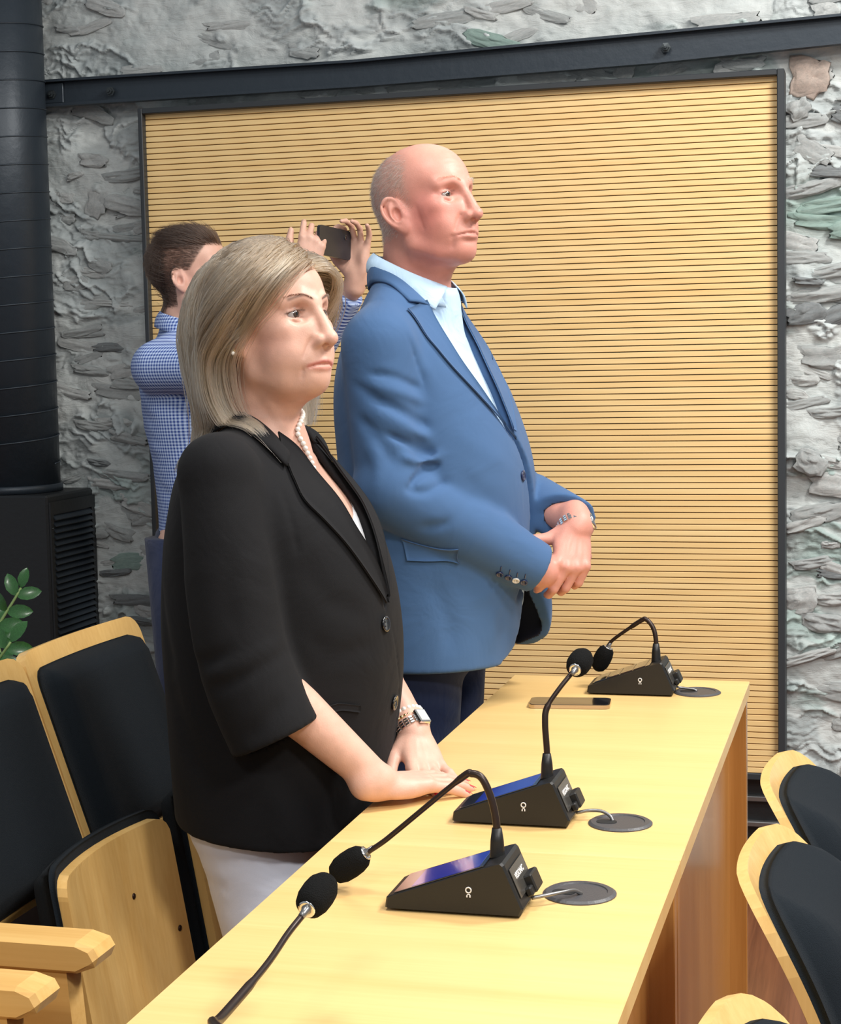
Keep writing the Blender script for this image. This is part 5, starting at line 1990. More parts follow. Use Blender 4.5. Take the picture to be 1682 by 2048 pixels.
W0 = (-.96, 2.62)
W_P = dict(nose=.001, bag=.0016, nasolabial=.0020, lid=.0047, frown=.0035, mouth_z=-.0640, chin_z=-.0825, jaw=.98, slant=-5, marionette=.0016, mouth=.0285, lips=.85, lip_x=.0935)
W_ARM_R = [(-.015, -.172, 1.250), (.035, -.215, .965), (.218, -.150, .776)]
W_ARM_L = [(-.015, .172, 1.250), (.055, .200, .980), (.212, .080, .806)]
W_SLEEVES = (([(-.015, -.172, 1.250), (.010, -.200, 1.10), (.035, -.213, .96), (.090, -.214, .835)], (.084, -.215, .855), (.40, .05, -.9)),
             ([(-.015, .172, 1.250), (.015, .195, 1.10), (.055, .200, .98), (.125, .155, .86)], (.115, .16, .885), (.55, -.3, -.75)))
W_TORSO = [(.60, .0, .0, .150, .140, .205, 2.2), (.67, .0, .0, .170, .150, .210, 2.2), (.78, .0, .0, .193, .157, .212, 2.2), (.90, .0, .0, .212, .165, .205, 2.2), (1.00, .0, .0, .211, .168, .198, 2.3),
           (1.10, .0, .0, .192, .163, .195, 2.3), (1.18, .0, .0, .156, .150, .19, 2.3), (1.25, -.005, .0, .100, .125, .165, 2.3), (1.31, -.005, -.01, .065, .085, .085, 2.0)]


def woman():
    X0, Y0 = W0
    hf = Frame((.021, -.02, 1.4635), rotm(-22, 8, 0), 1.045, .98)
    xs = axis([(-.20, .012), (-.09, .0021), (.17, .0021), (.36, .012), (.40, None)])
    ys = axis([(-.28, .012), (-.19, .0021), (.12, .012), (.26, None)])
    zs = axis([(0.0, .03), (.732, .0024), (.86, .012), (1.22, .004), (1.30, .0021), (1.63, None)])
    S = SDF(xs, ys, zs)
    S.loft([(r[0], r[1], r[2], r[3] - .018, r[4] - .03, r[5] - .03, r[6]) for r in W_TORSO[2:]], k=0)
    for s in (-1, 1):
        S.chain([(0, s * .09, .80), (.0, s * .09, .45), (-.01, s * .09, .07)], [.085, .055, .04], k=.03)
        S.chain([(.02, s * .02, 1.29), (-.01, s * .12, 1.275), (-.015, s * .165, 1.255)], [.03, .028, .035], k=.04)
    sculpt_head(S, hf, W_P)
    # softer cheeks, jowls and the fold under the chin
    for s in (-1, 1):
        S.ell((.044, s * .040, -.046), (.026, .020, .024), k=.02)
        S.ell((.040, s * .036, -.078), (.018, .014, .012), k=.02)
        S.crease([(.060, s * .030, -.086), (.048, s * .040, -.078), (.034, s * .048, -.062)], .005, -.0016)
    S.ell((.034, 0, -.086), (.032, .034, .018), k=.02)
    for s in (-1, 1):
        sculpt_ear(S, hf, s, .98, 18, 14)
    S.f = Frame()
    S.chain([(.008, -.02, 1.43), (-.008, -.01, 1.34), (-.012, .0, 1.24)], [.054, .054, .066], k=.03)
    S.chain([hf.p((.034, 0, -.078)), (.027, -.02, 1.335), (.048, -.012, 1.25)], [.024, .024, .03], k=.035)
    for s in (-1, 1):                                                          # neck cords, collar bones
        S.crease([(.012, -.02 + s * .052, 1.40), (.045, -.015 + s * .035, 1.32), (.070, -.01 + s * .012, 1.265)], .008, .0030)
        S.crease([(.078, s * .018 - .01, 1.258), (.06, s * .06, 1.262), (.03, s * .12, 1.285)], .008, .0035)
    for A in (W_ARM_R, W_ARM_L):
        S.chain(A, [.046, .041, .0255], k=.02)
        e, w = np.array(A[1]), np.array(A[2])
        S.chain([e, e * .6 + w * .4, w], [.038, .039, .0245], k=.01)
    hr = hand_frame((.222, -.148, .770), (.62, .78, -.08), (.10, .0, 1.0), 1)
    tr_ = sculpt_hand(S, hr, {'index': (4, 8, 4), 'middle': (4, 8, 4), 'ring': (5, 9, 4), 'little': (7, 10, 4)}, .93, (8, 2, -5, -13),
                      [(.018, .022, -.010), (.046, .046, -.014), (.074, .056, -.015), (.096, .058, -.016)], 1.05)
    hl = hand_frame((.218, .078, .798), (.42, -.78, -.46), (.35, -.25, .90), -1)
    tl = sculpt_hand(S, hl, {'index': (-18, 6, 4), 'middle': (-18, 6, 4), 'ring': (-18, 6, 4), 'little': (-18, 6, 4)}, .93, (8, 2, -4, -12), None, 1.0)
    V, Q = keep_main(*S.mesh(2))
    L = hf.inv(V)
    marks = [((.050, -.046, -.020), (.030, .03, .030), (.66, .315, .25), .55), ((.050, .046, -.020), (.030, .03, .030), (.66, .315, .25), .55),
             ((.118, 0, -.026), (.010, .012, .010), (.66, .33, .26), .4), ((.03, -.02, -.12), (.06, .06, .04), (.60, .32, .225), .5), ((.07, 0, -.088), (.03, .04, .02), (.66, .39, .29), .4)]
    col = paint(V, (.67, .395, .30), marks, hf)
    mz, lx = W_P['mouth_z'], W_P['lip_x']
    lip = (.55, .17, .15)
    col = paint_line(V, col, [(lx - .0145, -.027, mz), (lx - .0045, -.014, mz + .0028), (lx, -.0045, mz + .0044), (lx, 0, mz + .004), (lx, .0045, mz + .0044), (lx - .0045, .014, mz + .0028), (lx - .0145, .027, mz)], .0030, lip, .95, hf)
    col = paint_line(V, col, [(lx - .013, -.024, mz - .003), (lx - .004, -.0135, mz - .0050), (lx, 0, mz - .0058), (lx - .004, .0135, mz - .0050), (lx - .013, .024, mz - .003)], .0042, (.62, .28, .22), .85, hf)
    for s in (-1, 1):
        col = paint_line(V, col, [(.0865, s * .0175, .0215), (.0870, s * .0315, .0218), (.0770, s * .0475, .0170)], .0016, (.05, .025, .02), .95, hf)
        col = paint_line(V, col, [(.0860, s * .020, .0115), (.0860, s * .0315, .0106), (.0780, s * .046, .0140)], .0012, (.20, .09, .07), .7, hf)
        col = paint_line(V, col, [(.087, s * .020, .026), (.0865, s * .032, .0275), (.077, s * .047, .024)], .005, (.55, .30, .22), .5, hf)
        col = paint_line(V, col, [(.0960, s * .0110, .0365), (.0930, s * .026, .0425), (.0780, s * .046, .0375)], .0022, (.17, .09, .06), .85, hf)
    x, z = L[:, 0], L[:, 2]
    line = np.where(x > .066, .080, np.where(x > .015, -.005 + (x - .015) * 1.67, np.where(x > -.022, .012, -.062)))
    scalp = np.clip((z - line) / .012, 0, 1) * (V[:, 2] > 1.35)
    col = col * (1 - scalp[:, None]) + np.array((.16, .105, .065)) * scalp[:, None]
    body = mk('person', (V, Q), M_SKIN, None, True, (X0, Y0, 0), col)
    tag(body, 'woman with shoulder length fair hair in a black blazer, hands on the desk', 'person')
    for s in (-1, 1):
        E = hf.p((.0715, s * .0315, .0165))
        eyeball('eye', E, hf.R @ np.array((1, -.10, -.02)), .0136 * hf.s, (.055, .028, .016), body)
    for nm, (tp, d, n) in tr_.items():
        nail('nail', tp, d, n, M_NAILR, body, .012, .0095, .0064, .003)
    for nm, (tp, d, n) in tl.items():
        nail('nail', tp, d, n, M_NAILR, body, .012, .0095, .0064, .003)
    rg = np.random.RandomState(8)
    pts, dirs = [], []
    for s in (-1, 1):                                                          # brows and lashes
        for k in range(130):
            t = rg.rand()
            q = np.array((.098 - .022 * t ** 2, s * (.0105 + .037 * t), (.0365 + .0085 * math.sin(t * 2.4) - .002 * t) + rg.normal(0, .0007)))
            pts.append(hf.p(q))
            dirs.append(hf.R @ np.array((.1, s * .9, .28 - .6 * t)))
    pts = S.project(np.array(pts))
    strands('eyebrow', pts, np.array(dirs) + S.grad(pts) * .08, rg.uniform(.004, .006, len(pts)), .00022, M_HAIR, body, np.tile((.035, .018, .011), (len(pts), 1)), seg=2)
    pts, dirs = [], []
    for s in (-1, 1):
        for k in range(20):
            t = .15 + .85 * k / 19
            q = np.array((.0872 - .010 * t ** 2.5, s * (.020 + .028 * t), .0208 + .0012 * math.sin(t * 3) - .0035 * t))
            pts.append(hf.p(q))
            dirs.append(hf.R @ np.array((.9, s * (.1 + .7 * t), .25)))
    strands('eyelash', pts, dirs, .006, .00022, M_HAIR, body, np.tile((.01, .008, .007), (len(pts), 1)), np.tile((0, 0, .5), (len(pts), 1)), seg=3)
    DBG['W'] = (S, (X0, Y0, 0))

    # ---- blazer
    xs, ys, zs = axis([(-.20, .0042), (.30, None)]), axis([(-.30, .0042), (.29, None)]), axis([(.62, .0042), (1.36, None)])
    J = SDF(xs, ys, zs)
    J.loft(W_TORSO, k=0)
    for A in (W_ARM_R, W_ARM_L):
        s = -1 if A[0][1] < 0 else 1
        J.chain([(.0, -.01 + s * .05, 1.298), (-.012, s * .120, 1.272), A[0]], [.035, .044, .058], k=.03)
    whole = J.D.copy()
    for sl_, cutp, cd in W_SLEEVES:                                             # each sleeve is trimmed at its cuff before it joins the body
        A = SDF(xs, ys, zs)
        A.chain(spline(sl_, 4), [float(r) for r in np.interp(np.linspace(0, 3, 13), [0, 1, 2, 3], (.062, .068, .070, .073))], k=0)
        d, q = vec(*cd), np.array(cutp)
        pl_ = (xs[:, None, None] - q[0]) * d[0] + (ys[None, :, None] - q[1]) * d[1] + (zs[None, None, :] - q[2]) * d[2]
        whole = smin(whole, np.maximum(A.D, (pl_ - .024).astype(np.float32)), .016)
        woman_folds(A, sl_)
        A.cut(lambda x, y, z: -((x - q[0]) * d[0] + (y - q[1]) * d[1] + (z - q[2]) * d[2]), q - .16, q + .16, .003)
        J.D = smin(J.D, A.D, .016)
    woman_folds(J, None)
    K = SDF(xs, ys, zs)
    K.D = J.D.copy()
    DBG['K'] = (K, (X0, Y0, 0))
    J.D = np.maximum(J.D, -(whole + .016))
    J.cut(lambda x, y, z: np.maximum(poly_sd(y, z, W_OPEN), .0 - x), (-.02, -.3, .9), (.4, .3, 1.4), .003)
    J.cut(lambda x, y, z: z - (.674 - .12 * x) + 0 * y, (-.3, -.4, .5), (.4, .4, .74), .004)
    jk = mk('blazer', keep_main(*J.mesh(2)), M_BLACKW, body, True)
    woman_details(K, jk, body, S, hf)

    # ---- camisole
    xs, ys, zs = axis([(-.15, .006), (.22, None)]), axis([(-.20, .006), (.20, None)]), axis([(.70, .006), (1.24, None)])
    H = SDF(xs, ys, zs)
    H.loft([(r[0], r[1], r[2], r[3] - .0145, r[4] - .025, r[5] - .025, r[6]) for r in W_TORSO[1:-1]], k=0)
    H.cut(lambda x, y, z: 1.165 + .55 * np.abs(y + .01) - z + 0 * x, (-.3, -.3, 1.0), (.3, .3, 1.3), .004)
    mk('camisole', keep_main(*H.mesh(2)), M_CAMI, body, True)

    # ---- trousers, shoes
    xs, ys, zs = axis([(-.19, .008), (.2, None)]), axis([(-.24, .008), (.24, None)]), axis([(.02, .012), (.92, None)])
    T = SDF(xs, ys, zs)
    T.loft([(.66, .0, .0, .12, .125, .185, 2.2), (.76, .0, .0, .135, .125, .185, 2.2), (.90, .0, .0, .14, .11, .17, 2.2)], k=0)
    for s in (-1, 1):
        T.chain([(-.01, s * .085, .72), (.03, s * .09, .46), (-.02, s * .09, .06)], [.105, .078, .062], k=.03)
    for pts, w, a in (([(-.10, -.12, .665), (-.02, -.17, .655), (.06, -.14, .66)], .010, -.006), ([(-.09, -.12, .63), (-.02, -.17, .625), (.06, -.15, .635)], .012, .005),
                      ([(-.10, -.11, .60), (-.02, -.17, .60), (.05, -.15, .62)], .009, -.005), ([(-.07, -.14, .56), (.0, -.17, .575), (.06, -.15, .60)], .010, -.004)):
        T.crease(pts, w, a, 5, None, 4)
    mk('trousers', keep_main(*T.mesh(2)), M_WHITET, body, True)
    for s in (-1, 1):
        mk('shoe', ball((.03, s * .09, .035), (.115, .04, .035), 16, 10), M_SHOE, body, True)
    return body, S, K, hf, scalp, V, L


W_OPEN = [(-.075, 1.40), (-.080, 1.318), (-.060, 1.273), (-.062, 1.217), (-.068, 1.162), (-.050, 1.105), (-.038, 1.05), (-.036, 1.02), (-.026, 1.05), (-.020, 1.105), (.002, 1.156), (.028, 1.20), (.050, 1.249), (.055, 1.30), (.055, 1.40)]


def woman_folds(J, sleeve):
    if sleeve is None:
        for pts, w, a in (([(.115, -.168, 1.13), (.15, -.155, 1.06), (.20, -.08, 1.01)], .018, -.003), ([(.12, -.17, 1.0), (.16, -.15, .97), (.205, -.06, .98)], .016, -.003),
                          ([(-.14, -.10, 1.10), (-.12, -.14, 1.0), (-.10, -.17, .92)], .018, -.005), ([(-.12, -.13, .95), (-.08, -.18, .86), (-.02, -.21, .75)], .02, -.004),
                          ([(.05, -.20, .80), (.08, -.19, .72), (.07, -.19, .66)], .02, .004), ([(.10, -.18, 1.10), (.12, -.18, .98), (.125, -.19, .86)], .0022, -.0018)):
            J.crease(pts, w, a, 5, None, 4)
        J.crease([(.21, -.030, 1.02), (.214, -.004, .95), (.205, .028, .86), (.19, .04, .78)], .0030, -.0035, 5, None, 20)
        J.crease([(.011, -.190, 1.303), (.036, -.150, 1.283), (.071, -.147, 1.238), (.098, -.162, 1.171), (.108, -.169, 1.118)], .0040, -.0030, 5, None, 10)
        return
    s = -1 if sleeve[0][1] < 0 else 1
    for pts, w, a in (([(.06, s * .235, 1.02), (.02, s * .275, .985), (-.03, s * .25, .97)], .012, -.005), ([(.10, s * .22, .985), (.05, s * .275, .955), (-.01, s * .27, .93)], .012, -.005),
                      ([(.10, s * .22, 1.005), (.05, s * .275, .975), (-.01, s * .27, .95)], .012, .004), ([(.04, s * .26, 1.16), (.03, s * .27, 1.08), (.05, s * .27, 1.0)], .018, -.003),
                      ([(-.05, s * .22, 1.14), (-.04, s * .25, 1.04), (-.02, s * .27, .94)], .016, .004), ([(.12, s * .25, .93), (.09, s * .285, .89), (.05, s * .28, .86)], .014, -.004)):
        J.crease(pts, w, a, 5, None, 4)


def bead_ring(name, bead, c, ax, r, n, rb, m, parent, squash=.85):
    w = empty(name, (0, 0, 0), 0, parent)
    ax = vec(*ax)
    u = vec(*np.cross(ax, (0, 0, 1)))
    v = np.cross(ax, u)
    for k in range(n):
        t = 2 * math.pi * k / n
        mk(bead, ball(tuple(np.array(c) + r * (u * math.cos(t) + v * squash * math.sin(t))), rb, 10, 7), m, w, True)
    return w


def woman_details(K, jk, body, S, hf):
    patch(K, [(.045, -.078, 1.305), (.075, -.060, 1.273), (.122, -.062, 1.217), (.165, -.069, 1.162), (.196, -.050, 1.105), (.208, -.038, 1.05)],
          [(.084, -.118, 1.243), (.105, -.132, 1.206), (.134, -.124, 1.175), (.163, -.106, 1.138), (.194, -.077, 1.083), (.209, -.043, 1.035)], .004, .0035, 'lapel', M_BLACKW, jk, 34, 9, .004, .0015)
    patch(K, [(.06, .055, 1.29), (.09, .048, 1.249), (.13, .020, 1.200), (.168, -.006, 1.156), (.196, -.026, 1.105), (.209, -.032, 1.045)],
          [(.07, .10, 1.262), (.10, .10, 1.225), (.135, .073, 1.201), (.176, .046, 1.150), (.20, .0, 1.09), (.211, -.034, 1.035)], .004, .0035, 'lapel', M_BLACKW, jk, 34, 9, .004, .0015)
    lay = lambda P: [tuple(p + n * .005) for p, n in zip(K.project(P), K.grad(K.project(P)))]
    band([(-.068, -.01, 1.345), (-.045, -.066, 1.345), (.0, -.082, 1.335), (.030, -.082, 1.316), (.064, -.078, 1.280)], lay([(-.09, -.01, 1.30), (-.06, -.085, 1.305), (-.008, -.118, 1.305), (.040, -.118, 1.286), (.074, -.116, 1.256)]),
         .0035, jk, 'collar', M_BLACKW, 7, 6, .004, (-.2, -.8, .5))
    band([(-.068, -.01, 1.345), (-.045, .05, 1.345), (.0, .068, 1.335), (.035, .065, 1.316), (.064, .050, 1.285)], lay([(-.09, -.01, 1.30), (-.06, .075, 1.305), (-.008, .108, 1.305), (.040, .112, 1.286), (.070, .108, 1.262)]),
         .0035, jk, 'collar', M_BLACKW, 7, 6, .004, (-.2, .8, .5))
    for q in ((.210, -.048, 1.003), (.211, -.011, .869)):
        p = K.project([q])[0]
        n = K.grad([p])[0]
        button(p + n * .0025, n, .0128, M_BTNK, jk)
    patch(K, [(.165, -.190, .897), (.180, -.150, .891), (.190, -.118, .884)], [(.165, -.190, .886), (.180, -.150, .880), (.190, -.118, .873)], .002, .003, 'pocket_welt', M_BLACKW, jk, 12, 3)
    # pearls, ear stud, watch and bracelet, ring
    nk = empty('pearl_necklace', (0, 0, 0), 0, body)
    P = resample([(-.045, .03, 1.365), (.0, .055, 1.365), (.045, .025, 1.345), (.066, -.020, 1.325), (.077, -.044, 1.309), (.084, -.040, 1.294), (.089, -.034, 1.278), (.093, -.029, 1.261), (.097, -.030, 1.246), (.095, -.047, 1.239), (.085, -.072, 1.250), (.06, -.10, 1.28)], 300)
    P = S.project(P, .0038)
    s_ = np.concatenate([[0], np.cumsum(np.linalg.norm(np.diff(P, axis=0), axis=1))])
    pearl = None
    for t in np.arange(0, s_[-1], .0086):
        c = [float(np.interp(t, s_, P[:, k])) for k in range(3)]
        if pearl is None:
            pearl = mk('pearl', ball((0, 0, 0), .0043, 14, 10), M_PEARL, nk, True, c)
        else:
            o = pearl.copy()
            C.objects.link(o)
            o.parent, o.location = nk, c
    ear = hf.p((-.006, -.086, -.030))
    er = empty('earring', (0, 0, 0), 0, body)
    mk('pearl', ball(tuple(ear + hf.R @ np.array((.006, -.004, .0))), .0034, 12, 8), M_PEARL, er, True)
    mk('setting', ball(tuple(ear + hf.R @ np.array((.006, -.002, .0045))), .0022, 10, 6), M_GOLD, er, True)
    ax = (.157, -.12, -.174)
    bead_ring('bracelet', 'bead', (.197, .092, .823), ax, .0320, 22, .0042, M_PEARL, body)
    bead_ring('bracelet', 'bead', (.203, .087, .815), ax, .0315, 30, .0030, M_GOLD, body)
    w = empty('watch', (0, 0, 0), 0, body)
    axv = vec(*ax)
    u = vec(*np.cross(axv, (0, 0, 1)))
    v = np.cross(axv, u)
    c = np.array((.211, .081, .806))
    for k in range(22):
        t = 2 * math.pi * k / 22
        n = u * math.cos(t) + v * math.sin(t)
        Mx = Matrix(np.column_stack([np.cross(n, axv), axv, n]).tolist()).to_4x4()
        for y in (-.0048, 0, .0048):
            mk('link', tr(box(-.0036, .0036, y - .0021, y + .0021, -.0012, .0016, .0007), Matrix.Translation(Vector(c + n * .0312)) @ Mx), M_CHROME, w)
    n = vec(.80, -.35, .48)
    n = vec(*(n - axv * (n @ axv)))
    Mx = Matrix.Translation(Vector(c + n * .0325)) @ Matrix(np.column_stack([np.cross(n, axv), axv, n]).tolist()).to_4x4()
    mk('case', tr(box(-.012, .012, -.0135, .0135, -.003, .004, .0015), Mx), M_CHROME, w)
    mk('dial', tr(box(-.009, .009, -.0105, .0105, .004, .0044), Mx), M_PEARL, w)


def woman_hair(body, S, K, hf, scalp, V, L):
    """shoulder-length hair: strands leave a parting, follow the skull, then fall and turn in at the ends."""
    rg = np.random.RandomState(21)
    N, steps, st = 15000, 46, .0092
    p = scalp * np.where(L[:, 2] > .03, 1.25, .8)
    p = p / p.sum()
    pick = rg.choice(len(V), N, p=p)
    P = V[pick].astype(float)
    Lr = L[pick]
    part = .022
    side = np.where(Lr[:, 1] > part, 1.0, -1.0)
    layer = rg.uniform(.0, 1.0, N)
    up = np.clip((Lr[:, 2] - .02) / .09, 0, 1)
    front = np.clip((Lr[:, 0] + .005) / .07, 0, 1)
    far = side > 0
    off = .003 + layer * (.017 * up + .010 * (1 - up)) * np.where(far & (front > .4), .8, 1)
    zend = np.where(Lr[:, 0] < -.03, 1.266, 1.322) + rg.normal(0, .010, N) + .03 * (1 - layer) * (Lr[:, 2] < .03)
    zend = np.where(far, np.maximum(zend, 1.318), zend)
    noise = rg.normal(0, .040, (N, 3))
    sweep = np.where(far, 1.3, 1.35) * (.75 + .5 * rg.rand(N))
    R = hf.R
    path = [P.copy()]
    nrm = S.grad(P)
    D = nrm * .12 + (np.stack([.25 * front - .40 * (1 - front), side * (.9 - .3 * (1 - front)), .02 + 0 * side], 1) @ R.T)
    D /= np.linalg.norm(D, axis=1, keepdims=True)
    alive = np.ones(N, bool)
    nlen = np.full(N, steps)
    for i in range(steps):
        s = i * st
        Lc = hf.inv(P)
        a = (np.clip(s / np.where(front > .3, .11, .07), 0, 1) ** .8)[:, None]
        early = np.stack([.30 * front - .30 * (1 - front), side * (.9 - .35 * (1 - front)), -.25 - .35 * (1 - front)], 1)
        band_ = np.clip((Lc[:, 2] + .045) / .03, 0, 1)                       # swept back until it clears the ear
        back = sweep * np.clip((Lc[:, 0] + .034) / .03, 0, 1) * band_
        late = np.stack([-back + .16 * (Lc[:, 0] < -.088) * (Lc[:, 2] < .03), .05 * side * (Lc[:, 2] > 0) * (np.abs(Lc[:, 1]) < .08) - .12 * side * (np.abs(Lc[:, 1]) > .088), -1 + 0 * side], 1)
        tgt = early * (1 - a) + late * a
        low = np.clip((1.395 - P[:, 2]) / .06, 0, 1)[:, None]
        inward = -np.sign(Lc[:, 1]) * np.clip((np.abs(Lc[:, 1]) - .055) / .03, 0, 1) * .45
        tgt = tgt * (1 - low) + low * np.stack([np.where(Lc[:, 0] < -.045, -.28, np.where(far, -.05, .42)), inward, -1 + 0 * side], 1)
        tgt = tgt @ R.T + noise
        tgt /= np.linalg.norm(tgt, axis=1, keepdims=True)
        D = D * .62 + tgt * .38
        D /= np.linalg.norm(D, axis=1, keepdims=True)
        P = P + D * st * alive[:, None]
        for F_, o in ((S, off), (K, .003 + .008 * layer)):
            d = F_.sample(P) - o
            m = (d < 0) & alive
            if m.any():
                g = F_.grad(P[m])
                P[m] -= g * d[m, None]
        path.append(P.copy())
        done = alive & (P[:, 2] < zend)
        nlen[done] = i + 1
        alive &= ~done
    path = np.stack(path, 1)                                            # N, steps+1, 3
    # resample to equal counts, then pull strands together into locks
    n_out = 18
    t = np.linspace(0, 1, n_out)[None, :] * nlen[:, None]
    i0 = np.clip(t.astype(int), 0, steps - 1)
    fr = (t - i0)[..., None]
    ar = np.arange(N)[:, None]
    Q = path[ar, i0] * (1 - fr) + path[ar, i0 + 1] * fr
    G = rg.choice(N, 900, replace=False)
    key = np.concatenate([Q[:, 0] * 1.6, Q[:, n_out // 2], layer[:, None] * .03], 1)
    gi = np.empty(N, int)
    for a in range(0, N, 800):
        d2 = ((key[a:a + 800, None] - key[None, G]) ** 2).sum(-1)
        gi[a:a + 800] = G[d2.argmin(1)]
    k = (np.linspace(0, 1, n_out) ** .9 * .45)[None, :, None]
    Q = Q * (1 - k) + Q[gi] * k
    u = np.linspace(0, 1, n_out)
    # pigment: ash roots, fair lengths, lighter streaks by lock
    root, mid, tip = np.array((.115, .074, .042)), np.array((.185, .128, .080)), np.array((.400, .300, .200))
    lock = np.random.RandomState(3).rand(N)[gi]
    own = rg.rand(N)
    h = np.clip(.30 * lock + .25 * own + .15, 0, 1)
    tt = u[None, :, None]
    cm = root * (1 - h[:, None, None]) + (mid * 1.15) * h[:, None, None]
    ct = mid * (1 - h[:, None, None]) + (tip * 1.1) * h[:, None, None]
    cc = cm * (1 - tt ** 1.5) + ct * tt ** 1.5
    blond = ((lock > .82) | (own > .95))[:, None, None]
    cc = np.where(blond, cc * .45 + tip * .6, cc)
    dark = ((lock < .16))[:, None, None]
    cc = np.where(dark, cc * .62, cc)
    hair_curves('hair', Q, cc, .00050 * np.clip(1.15 - u ** 3, .25, 1)[None] * rg.uniform(.7, 1.3, (N, 1)), M_HAIRS, body)


woman_hair(*woman())


# ================================================================== PERSON: the man with the phone behind the woman
def gingham():
    m = mat('gingham', (.3, .4, .7, 1), .85, spec=.2, bump=(1500, .2, 2))
    nt = m.node_tree
    N, L = nt.nodes, nt.links
    b = N['Principled BSDF']
    tc = N.new('ShaderNodeTexCoord')
    sx = N.new('ShaderNodeSeparateXYZ')
    L.new(tc.outputs['Object'], sx.inputs[0])

    def op(o, a, b_, c=None):
        n = N.new('ShaderNodeMath')
        n.operation = o
        for i, v in enumerate((a, b_, c)):
            if v is None:
                continue
            if isinstance(v, (int, float)):
                n.inputs[i].default_value = v
            else:
                L.new(v, n.inputs[i])
        return n.outputs[0]
    u = op('MULTIPLY_ADD', sx.outputs['Y'], -.75, sx.outputs['X'])
    s1 = op('GREATER_THAN', op('SINE', op('MULTIPLY', u, 760.0), 0), 0.0)
    s2 = op('GREATER_THAN', op('SINE', op('MULTIPLY', sx.outputs['Z'], 760.0), 0), 0.0)
    f = op('MULTIPLY', op('ADD', s1, s2), .5)
    rp = N.new('ShaderNodeValToRGB')
    e = rp.color_ramp.elements
    e[0].position, e[0].color = 0.0, (.50, .62, .86, 1)
    e[1].position, e[1].color = 1.0, (.035, .075, .30, 1)
    L.new(f, rp.inputs[0])
    L.new(rp.outputs[0], b.inputs['Base Color'])
    return m


M_GING = gingham()
T0 = (-1.705, 4.12)
T_TORSO = [(.92, .03, .0, .115, .115, .165, 2.2), (1.05, .03, .0, .115, .115, .165, 2.2), (1.18, .02, .0, .115, .115, .175, 2.2), (1.32, .0, .0, .115, .115, .185, 2.3), (1.42, -.015, .0, .095, .10, .17, 2.3), (1.48, -.015, .0, .07, .075, .11, 2.0)]


